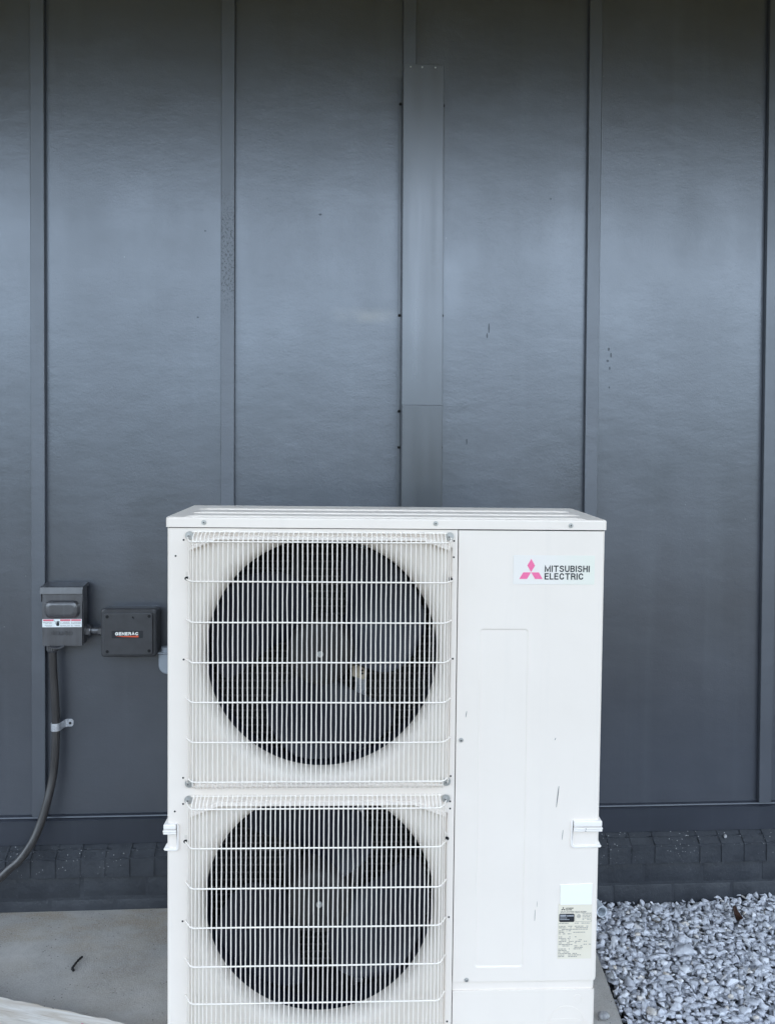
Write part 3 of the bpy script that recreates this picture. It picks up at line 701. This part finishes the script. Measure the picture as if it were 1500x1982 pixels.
# shrouds (bell mouths)
def shroud(poly, c):
    bm = bmesh.new(); A = [2 * math.pi * k / NS for k in range(NS)]
    pl = inset(poly, -.001); rings = []
    O = [ray_poly(pl, *c, a) for a in A]
    def rr(fr):   # ring between the outline and bell start
        return [(o, fr) for o in O]
    Rb = [min(.318, max(RT + .004, o - .004)) for o in O]
    def P(rad, y): return [(c[0] + q * math.cos(a), y, c[1] + q * math.sin(a)) for q, a in zip(rad, A)]
    rings.append(P(O, .0105)); rings.append(P([max(b_ + .002, o - .006) for o, b_ in zip(O, Rb)], .0102))
    rings.append(P([b_ + .001 for b_ in Rb], .0112))
    for k in range(1, 11):
        t = R(90 * k / 10); rings.append(P([RT + (b_ - RT) * (1 - math.sin(t)) for b_ in Rb], .012 + .040 * (1 - math.cos(t)) ** 1.0))
    rings.append(P([RT] * NS, .056))
    loft(bm, rings); sh_ = finish('fan_shroud', bm, M_shroud, un, 38)
    bm = bmesh.new(); loft(bm, [P([RT + .0002] * NS, .0555), P([RT + .0015] * NS, .11), P([RT + .02] * NS, .13)]); finish('throat', bm, M_fan, sh_, 38)
shroud(upo, FANU); shroud(loo, FANL)
# wire guards
def guard(rows, ztop, zbot, xl, xr, name):
    bm = bmesh.new(); YF, YV = -.0335, -.0300
    for i, z in enumerate(rows):
        sl_ = random.uniform(-.0006, .0006)
        zl, zr = z - sl_, z + sl_
        eL, eR = (xl - .0205, -.0010, zl + .0005), (xr + .0185, -.0010, zr + .0005)
        pts = [eL, (xl - .011, -.0155, zl), (xl - .004, -.0275, zl), (xl + .001, -.0322, zl), (xl + .007, YF, zl)]
        pts += [(xl + (xr - xl) * k / 6, YF + random.uniform(-.0004, .0004), zl + (zr - zl) * k / 6 + random.uniform(-.0004, .0004)) for k in range(1, 6)]
        pts += [(xr - .007, YF, zr), (xr - .001, -.0322, zr), (xr + .004, -.0275, zr), (xr + .011, -.0155, zr), eR]
        if i in (0, len(rows) - 1) :   # end rows curl to their mounting screws
            s_ = 1 if i == 0 else -1; zz = ztop - .010 if i == 0 else zbot + .010
            if s_ == 1 or name == 'a':
                pts[0] = (xl - .0175, -.006, zl + s_ * .007); pts[-1] = (xr + .0155, -.006, zr + s_ * .007)
                pts = [(xl - .0160, -.004, zz)] + pts + [(xr + .0140, -.004, zz)]
        tube(bm, pts, .00185, 8)
    tube(bm, [(xl - .006, -.0075, ztop), (xr + .005, -.0075, ztop)], .0017, 6)
    if zbot > .1: tube(bm, [(xl - .002, -.0075, zbot)] + [(xl + (xr - xl) * k / 20, -.0075, zbot) for k in range(1, 20)] + [(xr + .003, -.0075, zbot)], .0017, 6)
    reg0, reg1 = xl + .0361, xr - .0361
    n_ = 45; vx = [reg0 + (reg1 - reg0) * k / n_ for k in range(n_ + 1)]
    for k in range(1, 5): vx += [reg0 - k * .0089, reg1 + k * .0089]
    allv = [(x, YV) for x in vx] + [(xl - .0068, -.0205), (xr + .0068, -.0205), (xl - .0125, -.0118), (xr + .0125, -.0118)]
    for x, yv in allv:
        side = yv > -.025; pts = []
        if not side: pts += [(x, -.0075, ztop - .0003 + (.0035 if name == 'b' else 0)), (x, -.0085, ztop - .0012), (x, -.0150, ztop - .0035), (x, yv + .003, rows[0] + .0105), (x, yv, rows[0] + .006)]
        else: pts += [(x, yv, rows[0] + .002)]
        zz = rows[0] - .01
        amp = .0005 if not side else .0003
        for a, b_ in zip(rows, rows[1:]):
            j = random.uniform(-amp, amp)
            if random.random() < .03: j *= 3
            pts += [(x + random.uniform(-.0003, .0003), yv, a), (x + j, yv, (a + b_) / 2)]
        pts.append((x, yv, rows[-1]))
        if not side and zbot > .1: pts += [(x, yv, rows[-1] - .0120), (x, yv + .0025, rows[-1] - .0135), (x, -.0092, zbot + .0016)]
        elif not side: pts += [(x, yv, zbot)]
        tube(bm, pts, .00150, 6)
    g = finish('wire_guard', bm, M_wire, un, 60); return g
gu = guard([1.2685, 1.1746, 1.0786, .984, .8891, .7939, .6995], 1.2892, .6735, -.4579, .1346, 'a')
gl = guard([.6347, .5403, .4431, .3487, .2545, .1638, .0705], .6546, .045, -.4595, .1300, 'b')
for par, lst in ((gu, ((-.4726, 1.2787), (.144, 1.2806), (-.4725, .6835), (.1444, .6848))), (gl, ((-.4736, .6432), (.1437, .6435)))):
    for x, z in lst: screw(x, z, -.003, .0062, par, True, 'mounting_screw')
# fans
def blade(bm, a0, c):
    na, nr = 16, 10; span = R(88); vs = []
    for thick in (0, .0022):
        g = []
        for i in range(nr + 1):
            fr = i / nr; r_ = .078 + (.279 - .078) * fr; row = []
            for k in range(na + 1):
                u = k / na
                # lobed outline: narrow at hub, wide and swept at the tip
                s0 = -.10 - .55 * fr ** 1.4 * 0 ; width = span * (.72 + .28 * math.sin(math.pi * min(1, fr * .9)))
                sweep = R(26) * fr ** 1.5
                a = a0 + sweep + width * (u - .5)
                rr_ = r_ * (1 - .10 * fr * (2 * u - 1) ** 4)
                y = .055 + .085 * u * (1 - .35 * fr) + .02 * fr * math.sin(math.pi * u) + thick
                row.append(bm.verts.new((c[0] + rr_ * math.cos(a), y, c[1] + rr_ * math.sin(a))))
            g.append(row)
        vs.append(g)
    for g, fl in zip(vs, (0, 1)):
        for i in range(nr):
            for k in range(na):
                q = (g[i][k], g[i][k + 1], g[i + 1][k + 1], g[i + 1][k]); bm.faces.new(q if fl else q[::-1])
    f_, b_ = vs
    edge = [(i, 0) for i in range(nr + 1)] + [(nr, k) for k in range(1, na + 1)] + [(i, na) for i in range(nr - 1, -1, -1)]
    for (i, k), (i2, k2) in zip(edge, edge[1:]): bm.faces.new((f_[i][k], f_[i2][k2], b_[i2][k2], b_[i][k]))
def fan(c, rot):
    hb = bmesh.new(); A = [2 * math.pi * k / 48 for k in range(48)]
    prof = [(.012, .040), (.055, .041), (.072, .046), (.080, .056), (.083, .075), (.083, .15)]
    loft(hb, [[(c[0] + r_ * math.cos(a), y, c[1] + r_ * math.sin(a)) for a in A] for r_, y in prof], cap0=True)
    hub = finish('fan_hub', hb, M_hub, un, 40)
    bm = bmesh.new(); cyl(bm, (c[0], .041, c[1]), (0, -1, 0), .0078, .0074, .004, 20); cyl(bm, (c[0], .037, c[1]), (0, -1, 0), .0048, .0042, .007, 6); finish('hub_bolt', bm, M_scr, hub)
    for k in range(3):
        bm = bmesh.new(); blade(bm, R(rot + 120 * k), c); finish('fan_blade', bm, M_fan, un, 60)
fan((FANU[0] - .004, .986), 18); fan((FANL[0] - .001, .3605), -30 - 12)
# coil and motor supports behind each fan
bm = bmesh.new(); box(bm, -.50, SE - .01, .262, .285, .05, 1.285); coil = finish('coil', bm, M_fins, un)
bm = bmesh.new(); z = .06
while z < 1.28:
    tube(bm, [(-.5, .258, z), (SE - .012, .258, z)], .0028, 6, False); z += .0205
finish('coil_tubing', bm, M_tube, coil)
for cx in (-.06, -.235):
    bm = bmesh.new(); box(bm, cx - .012, cx + .012, .20, .215, .05, 1.28, .002, 1); box(bm, cx - .013, cx - .011, .19, .215, .05, 1.28); finish('motor_support', bm, M_gal if cx > -.1 else M_inner, un)
for c in (FANU, FANL):
    bm = bmesh.new(); cyl(bm, (c[0], .15, c[1]), (0, 1, 0), .062, .062, .06, 32); box(bm, c[0] - .1, c[0] + .11, .195, .2, c[1] - .05, c[1] + .04); finish('fan_motor', bm, M_inner, un)
bm = bmesh.new(); b = bmesh.new(); p = [(-.0845, .906), (-.0560, .897), (-.0480, .903), (-.0470, .9215), (-.0700, .9340), (-.0845, .932)]
loft(b, [ring(p, .155), ring(p, .135)], cap1=True); merge(bm, b)
bp_ = finish('wire_connector', bm, M_beige, un)
bm = bmesh.new()
for zc_ in (.9205, .9125): cyl(bm, (-.0585, .1352, zc_), (0, -1, 0), .0028, .0028, .001, 12)
finish('connector_hole', bm, M_dark, bp_)
# service panel
bm = bmesh.new(); Y = -.0012
so_ = rrect(SE + .0020, .5135, .1860, 1.2965, .0008, 4); em = rrect(.2215, .3415, .2215, 1.059, .008, 4); em2 = rrect(.2252, .3378, .2252, 1.0553, .006, 4)
b = bmesh.new(); loft(b, [ring(rrect(SE + .0020, .5135, .1860, 1.2965, .0008, 4), .010), ring(so_, Y + .0006), ring(rrect(SE + .0026, .5135, .1866, 1.2960, .0008, 4), Y), ring(em, Y), ring(em2, Y + .0018)], cap1=True); merge(bm, b)
a = []
for k in range(8):
    t = R(90 * k / 7); a.append((.5135 + .0115 * math.sin(t), Y + .0115 - .0115 * math.cos(t)))
a.append((.525, .30)); b = bmesh.new()
loft(b, [[(x - (.004 if i > 3 else 0) * 0, y, .190 if i > 3 else .1862) for i, (x, y) in enumerate(a)], [(x, y, 1.2965) for x, y in a]], close=False); merge(bm, b)
bmesh.ops.remove_doubles(bm, verts=bm.verts, dist=1e-5)
sp_ = finish('service_panel', bm, M_white, un, 22)
screw(.1807, .787, Y, .0056, sp_); screw(.2024, .1913, Y, .0056, sp_)
bm = bmesh.new(); box(bm, SE + .0015, .518, .004, .01, .155, .195); finish('recess_strip', bm, M_white, un)
bm = bmesh.new(); box(bm, SE + .0020, .5135, -.0005, .012, .03, .1632, .0012, 2); lc = finish('lower_cover', bm, M_white, un)
bm = bmesh.new()
def ringtorus(cx, cz, r_, t_):
    tube(bm, [(cx + r_ * math.cos(2 * math.pi * k / 40), -.0006, cz + r_ * math.sin(2 * math.pi * k / 40)) for k in range(41)], t_, 5, False)
ringtorus(.451, .0765, .0450, .0007); ringtorus(.478, .1400, .010, .0005); tube(bm, [(.415, -.0006, .089), (.475, -.0006, .0895), (.487, -.0006, .084), (.491, -.0006, .066)], .0006, 5)
finish('knockout', bm, M_white, lc)
# top cover
bm = bmesh.new(); YB = .3035; ZT = 1.3240; CR = .0112 / .30
b = bmesh.new(); rs = []
def tp(ins, z0, cr=1):
    out = []
    for x, y in rrect(-.5275 + ins, .5275 - ins, -.0045 + ins, YB - ins, max(.010 - ins * .6, .004), 5): out.append((x, y, z0 + CR * cr * max(0, y)))
    return out
loft(b, [tp(0, 1.2995, 0), tp(0, ZT - .0050, 1), tp(.0008, ZT - .0026), tp(.0026, ZT - .0008), tp(.005, ZT), tp(.03, ZT)], cap1=True); merge(bm, b)
for yr, xl, xr in ((.012, -.487, .482), (.094, -.488, .487), (.188, -.489, .490)):
    b = bmesh.new(); rs = []
    zb = ZT + CR * yr
    for t in [0, .004, .012, .03] + [.03 + (1 - .06) * k / 6 for k in range(1, 6)] + [.97, .988, .996, 1]:
        x = xl + (xr - xl) * t; hgt = .0042 * min(1, (min(t, 1 - t) / .02)) + .0001; wd = .009 * min(1, .3 + min(t, 1 - t) / .01)
        rs.append([(x, yr + wd * math.cos(q), zb - .0003 + hgt * math.sin(q)) for q in [math.pi * k / 8 for k in range(9)]])
    loft(b, rs, close=False); merge(bm, b)
tc = finish('top_cover', bm, M_white, un, 40)
for x, z in ((-.4368, 1.3109), (.1124, 1.3126), (.4383, 1.3101)): screw(x, z, -.0045, .0060, tc)
bm = bmesh.new(); box(bm, -.521, .521, .003, .30, 1.2965, 1.301); finish('cover_gasket', bm, M_inner, un)
bm = bmesh.new(); box(bm, -.515, .515, .004, .30, .012, .032, .002, 1); finish('base_pan', bm, M_white, un)
for x in (-.36, .36):
    bm = bmesh.new(); box(bm, x - .05, x + .05, -.03, .33, -.012, .014, .002, 1); finish('foot', bm, M_gal, un)
# handles: ribbed grip over an open scooped pocket, wrapping the cabinet corner
def handle(mir, xi, xo, z0, z1, bar):
    # mir=+1 right, -1 left; xi inner edge, xo outer edge beyond the cabinet corner
    zt_ = z0 + .043
    def S(x): return x
    bm = bmesh.new()
    # C-shaped frame: bar, bottom lip
    sgn = 1 if xo > xi else -1
    def prism(pts, yf, yb, bev=.002):
        b = bmesh.new(); p = pts if sgn > 0 else pts[::-1]
        loft(b, [ring(p, yb), ring(p, yf)], cap0=True, cap1=True); bmesh.ops.recalc_face_normals(b, faces=b.faces)
        bmesh.ops.bevel(b, geom=[e for e in b.edges if all(abs(v.co.y - yf) < 1e-6 for v in e.verts)], offset=bev, segments=3, affect='EDGES', profile=.5); merge(bm, b)
    c_ = .009
    outer = [(xi + sgn * c_ * (1 - math.sin(t)), z0 + c_ * (1 - math.cos(t))) for t in [R(90 * k / 5) for k in range(6)]]   # lower inner corner
    pts = [(xo - sgn * .003, z0 + .001), (xo, z0 + .0045), (xo - sgn * .0015, z0 + .0068), (xi + sgn * (bar + .004), z0 + .0062), (xi + sgn * (bar + .0008), z0 + .0085), (xi + sgn * bar, z0 + .013), (xi + sgn * bar, z1 - .004)]
    pts += [(xi + sgn * c_ * (1 - math.sin(t)), z1 - c_ * (1 - math.cos(t))) for t in [R(90 * k / 5) for k in range(6)]][::1]
    pts += outer[::-1]
    prism(pts, -.0052, .02)
    f = finish('handle', bm, M_handle, un, 50)
    # scooped pocket
    bm = bmesh.new(); b = bmesh.new(); rows_ = []
    for k in range(9):
        t = k / 8; zz = z0 + .005 + (zt_ + .002 - z0 - .005) * t; yy = -.003 + .056 * math.sin(R(90 * min(1, t * 1.15)))
        xe = xo - sgn * (.0015 + .0125 * t ** .8 * (1.0 if mir < 0 else .45))
        rows_.append([(xi + sgn * (bar - .001), yy - .002, zz), (xi + (xe - xi) * .5, yy, zz), (xe, yy - .001, zz), (xe, yy + .03, zz)])
    loft(b, rows_, close=False); merge(bm, b); finish('pocket', bm, M_handle, f, 50)
    bm = bmesh.new()
    a0, a1 = sorted((xi + sgn * (bar - .0005), xo)); box(bm, a0, a1, -.0085, .05, z0 + .0535, z1 - .0020, .0035, 3)
    a0, a1 = sorted((xi + sgn * (bar - .001), xo + sgn * .001)); box(bm, a0, a1, -.0100, .05, z0 + .0475, z0 + .0525, .0018, 2)
    a0, a1 = sorted((xi + sgn * (bar - .001), xo + sgn * .0004)); box(bm, a0, a1, -.0085, .05, z0 + .0420, z0 + .0470, .0018, 2)
    finish('grip', bm, M_handle, f, 40)
    return f
hr = handle(1, .4530, .5290, .5195, .5905, .0060)
bm = bmesh.new(); cyl(bm, (.488, -.0100, .5700), (0, -1, 0), .0011, .0011, .0006, 8); cyl(bm, (.4878, -.0085, .5640), (0, -1, 0), .0011, .0011, .0006, 8); finish('vent_hole', bm, M_dark, hr)
handle(-1, -.4949, -.5314, .5200, .5885, .0062)
# logo sticker
YS = Y - .0008
bm = bmesh.new(); plate(bm, .3010, .4990, 1.1672, 1.2375, YS); ls = finish('logo_sticker', bm, M_film, un)
bm = bmesh.new()
def quad(pts, y): 
    b = bmesh.new(); loft(b, [ring(pts, y + .0004), ring(pts, y)], cap1=True); merge(bm, b)
cx_, cz_ = .3443, 1.1965
quad([(cx_, cz_ + .0003), (cx_ + .0093, cz_ + .0162), (cx_, cz_ + .0325), (cx_ - .0093, cz_ + .0162)], YS - .0004)
quad([(cx_ - .0003, cz_ - .0003), (cx_ - .0190, cz_ - .0003), (cx_ - .0283, cz_ - .0163), (cx_ - .0097, cz_ - .0163)], YS - .0004)
quad([(cx_ + .0003, cz_ - .0003), (cx_ + .0097, cz_ - .0163), (cx_ + .0283, cz_ - .0163), (cx_ + .0190, cz_ - .0003)], YS - .0004)
finish('three_diamonds', bm, M_pink, ls)
stroke_text('MITSUBISHI', .3772, 1.1975, .1094, .0155, YS - .0001, 'lettering', M_black, ls, .19, .17)
stroke_text('ELECTRIC', .3772, 1.1790, .0944, .0155, YS - .0001, 'lettering', M_black, ls, .195, .17)
# blank and rating labels
bm = bmesh.new(); b = bmesh.new(); p = [(.4308, .3780), (.5080, .3782), (.5088, .4296), (.4300, .4268)]; loft(b, [ring(p, Y), ring(p, YS - .0012)], cap1=True); merge(bm, b)
finish('blank_label', bm, M_paper, un)
bm = bmesh.new(); plate(bm, .4262, .5096, .2415, .3790, YS, .0005, .001); rl = finish('rating_label', bm, M_rate, un)
YP = YS - .0003
bm = bmesh.new(); q = .0014 / .0325 * 3.1
ccx, ccz = .4378, .3665
for pts in ([(0, 0), (.0093, .0162), (0, .0325), (-.0093, .0162)], [(0, 0), (-.0190, 0), (-.0283, -.0163), (-.0097, -.0163)], [(0, 0), (.0097, -.0163), (.0283, -.0163), (.0190, 0)]):
    quad([(ccx + a_ * .17, ccz + b_ * .17) for a_, b_ in pts], YP)
finish('small_logo', bm, M_black, rl)
stroke_text('MITSUBISHI', .4440, .3672, .019, .0028, YP, 'fine_lettering', M_black, rl, .15, .17, .0002)
stroke_text('ELECTRIC', .4440, .3632, .0155, .0028, YP, 'fine_lettering', M_black, rl, .15, .17, .0002)
text('SPLIT-SYSTEM HEAT PUMP', .0034, (.4315, .3575), YP, 'fine_lettering', M_print, rl, width=.064, ext=.0002, bold=.01)
bm = bmesh.new(); plate(bm, .4284, .4662, .3340, .3548, YP, .0004, .003); bs = finish('black_panel', bm, M_black, rl)
bm = bmesh.new(); plate(bm, .4305, .4455, .3475, .3525, YP - .0003, .0003, .0004); plate(bm, .4470, .4645, .3480, .3515, YP - .0003, .0003, .0004)
for zz in (.3435, .3395): plate(bm, .4305, .4455 + random.uniform(0, .01), zz, zz + .0016, YP - .0003, .0003, .0003)
finish('panel_print', bm, M_gal, bs)
bm = bmesh.new()
def wordline(x0, x1, z, h=.0014, fill=.8):
    x = x0
    while x < x1 - .001:
        L = random.uniform(.0025, .008)
        if random.random() < fill: plate(bm, x, min(x + L, x1), z - h, z, YP, .0002, .0002)
        x += L + .0011
tube(bm, [(.4690, YP, .3350), (.5082, YP, .3350), (.5082, YP, .3565), (.4690, YP, .3565), (.4690, YP, .3350)], .0003, 4, False)
tube(bm, [(.4770 + .0042 * math.cos(R(a)), YP, .3485 + .0042 * math.sin(R(a))) for a in range(0, 361, 20)], .0006, 4, False)
plate(bm, .4755, .4785, .3465, .3505, YP, .0003, .0005)
for k in range(5): wordline(.486, .506, .3545 - k * .0036, .0011, .95)
zz = .3315
for (segs) in ([(.4285, .452), (.467, .505)], [], [(.4285, .446), (.451, .461), (.467, .490), (.496, .501)], [(.4285, .446), (.4515, .461), (.470, .500)], [(.4285, .500)], [(.4285, .441), (.447, .449), (.452, .459)], [(.4285, .441), (.464, .494)], [(.4285, .444), (.450, .459), (.469, .475)], [], [(.4285, .448), (.454, .457), (.468, .472)], [(.4285, .446), (.450, .457)], [(.4285, .455), (.469, .486)], [(.4285, .465), (.469, .498)], [(.4285, .472)], [(.4285, .480), (.490, .508)], [(.4285, .455), (.467, .488)], [(.4675, .488)], [(.4275, .485)], [(.4275, .448)], [(.4275, .456)], [(.4275, .460), (.463, .474)], [(.4275, .484)], [(.4275, .443), (.452, .474)]):
    for a_, b_ in segs: wordline(a_, b_, zz)
    zz -= .0038
finish('fine_print', bm, M_print, rl)
# scuffs on the service panel
for pts, r_ in (([(.1936, .8579), (.1925, .851), (.1913, .8427)], .0010), ([(.4219, .6726), (.4195, .65), (.4165, .6201)], .0014), ([(.4341, .5635), (.432, .539)], .0008), ([(.3687, .3654), (.368, .337)], .0007), ([(.3735, .386), (.3732, .372)], .0004), ([(.412, .792), (.4095, .786)], .0009)):
    bm = bmesh.new(); P_ = smoothpath([(x, Y - .0002, z) for x, z in pts], 4); k_ = len(P_)
    tube(bm, P_, r_, 5, True, [r_ * (.25 + .75 * math.sin(math.pi * (i + .5) / k_)) for i in range(k_)]); 
    for v in bm.verts: v.co.y = Y - .0002 + (v.co.y - (Y - .0002)) * .3
    finish('scuff', bm, M_print, sp_)

# ================================================================ SMALL THINGS
def lump(name, loc, s, m, sc=(1, .7, .6), seed=1):
    b = bmesh.new(); bmesh.ops.create_icosphere(b, subdivisions=2, radius=1); rnd = random.Random(seed)
    for v in b.verts:
        v.co = Vector((v.co.x * sc[0], v.co.y * sc[1], v.co.z * sc[2])) * (s * rnd.uniform(.86, 1.1))
    o = finish(name, b, m, None, 20); o.location = loc; return o
tag(lump('stone', (.690, -.623, .009), .0165, M_stone2, (1, .8, .62), 4), 'single rounded grey stone lying on the concrete slab', 'stone')
tag(lump('stone_chip', (1.312, -.045, .201), .0068, M_stone2, (.8, .6, 1), 6), 'tiny pale stone chip resting on the brick sill', 'stone')
# twig
bm = bmesh.new(); P_ = smoothpath([(-.7585, -.296, .006), (-.7625, -.315, .009), (-.768, -.335, .006), (-.769, -.348, .005), (-.762, -.356, .004)], 6)
tube(bm, P_, .0035, 8, True, [.0032 + .0009 * math.sin(i * 2.1) for i in range(len(P_))]); tag(finish('twig', bm, M_twig), 'short crooked black twig on the concrete left of the unit', 'twig')
# dry leaf
bm = bmesh.new(); g = []
for i in range(7):
    u = i / 6; wv = .013 * math.sin(math.pi * min(.96, u + .06)); g.append([bm.verts.new((-.02 + .04 * u + .003 * math.sin(k), wv * k / 2, .006 * math.cos(2.5 * u) + .004 * abs(k) - .004 * math.sin(5 * u + k))) for k in (-2, -1, 0, 1, 2)])
for a_, b_ in zip(g, g[1:]):
    for k in range(4): bm.faces.new((a_[k], a_[k + 1], b_[k + 1], b_[k]))
r_ = bmesh.ops.solidify(bm, geom=bm.faces[:], thickness=.0006)
o = finish('dry_leaf', bm, M_leaf); o.scale = (1.3, 1.5, 1.2); o.location = (1.283, -.172, .008); o.rotation_euler = (R(35), R(-30), R(60)); tag(o, 'curled dark brown leaf lying on the gravel', 'leaf')
# white pvc pipe stub behind the unit
bm = bmesh.new(); ax = Vector((.15, -.99, 0)).normalized(); c0 = Vector((.846, -.10, .006)); A = [2 * math.pi * k / 28 for k in range(28)]
e1 = ax.cross(Vector((0, 0, 1))).normalized(); e2 = Vector((0, 0, 1))
def pr(r_, d): return [tuple(c0 + ax * d + e1 * (r_ * math.cos(a)) + e2 * (r_ * math.sin(a))) for a in A]
loft(bm, [pr(.0150, -.07), pr(.0150, .0), pr(.0180, .0), pr(.0185, .002), pr(.0185, .038), pr(.018, .04), pr(.0145, .04), pr(.0140, .0)]); 
o = finish('drain_pipe', bm, M_pvcw); tag(o, 'short white plastic drain pipe poking out behind the right side of the unit', 'pipe')
# board
bm = bmesh.new(); box(bm, -.75, .0, -.14, 0, 0, .05, .004, 2)
for v in bm.verts:
    if v.co.y > -.01: v.co.y += .0014 * math.sin(v.co.x * 31)
bd = empty('wooden_board', (0, 0, 0)); bpy.data.objects.remove(bd)
b = bmesh.new(); nx = 40; rs = []
for i in range(nx + 1):
    x = -.9 + .9 * i / nx; j = .0016 * math.sin(i * 1.3) + .0012 * math.sin(i * 2.9 + 1)
    rs.append([(x, p_[0] + (j if p_[0] > -.05 else -j), p_[1]) for p_ in ((-.14, 0), (-.14, .046), (-.137, .05), (-.09, .0505), (-.05, .0495), (-.003, .05), (0, .046), (0, 0))])
loft(b, rs, cap0=True, cap1=True); bm.free()
o = finish('wooden_board', b, M_board, None, 40); o.location = (-.485, -.661, .0005); o.rotation_euler = (0, 0, math.atan2(-.124, .378)); tag(o, 'weathered white painted wooden board lying on the slab', 'board')
bm = bmesh.new(); box(bm, -.158, -.152, -.0345, -.0325, .0500, .0512, .0004, 1); finish('red_speck', bm, M_red, o)

# unit screws whose slot landed at part level are fine; finish
for o in list(bpy.data.objects):
    if o.type == 'MESH' and len(o.data.polygons) == 0: bpy.data.objects.remove(o)
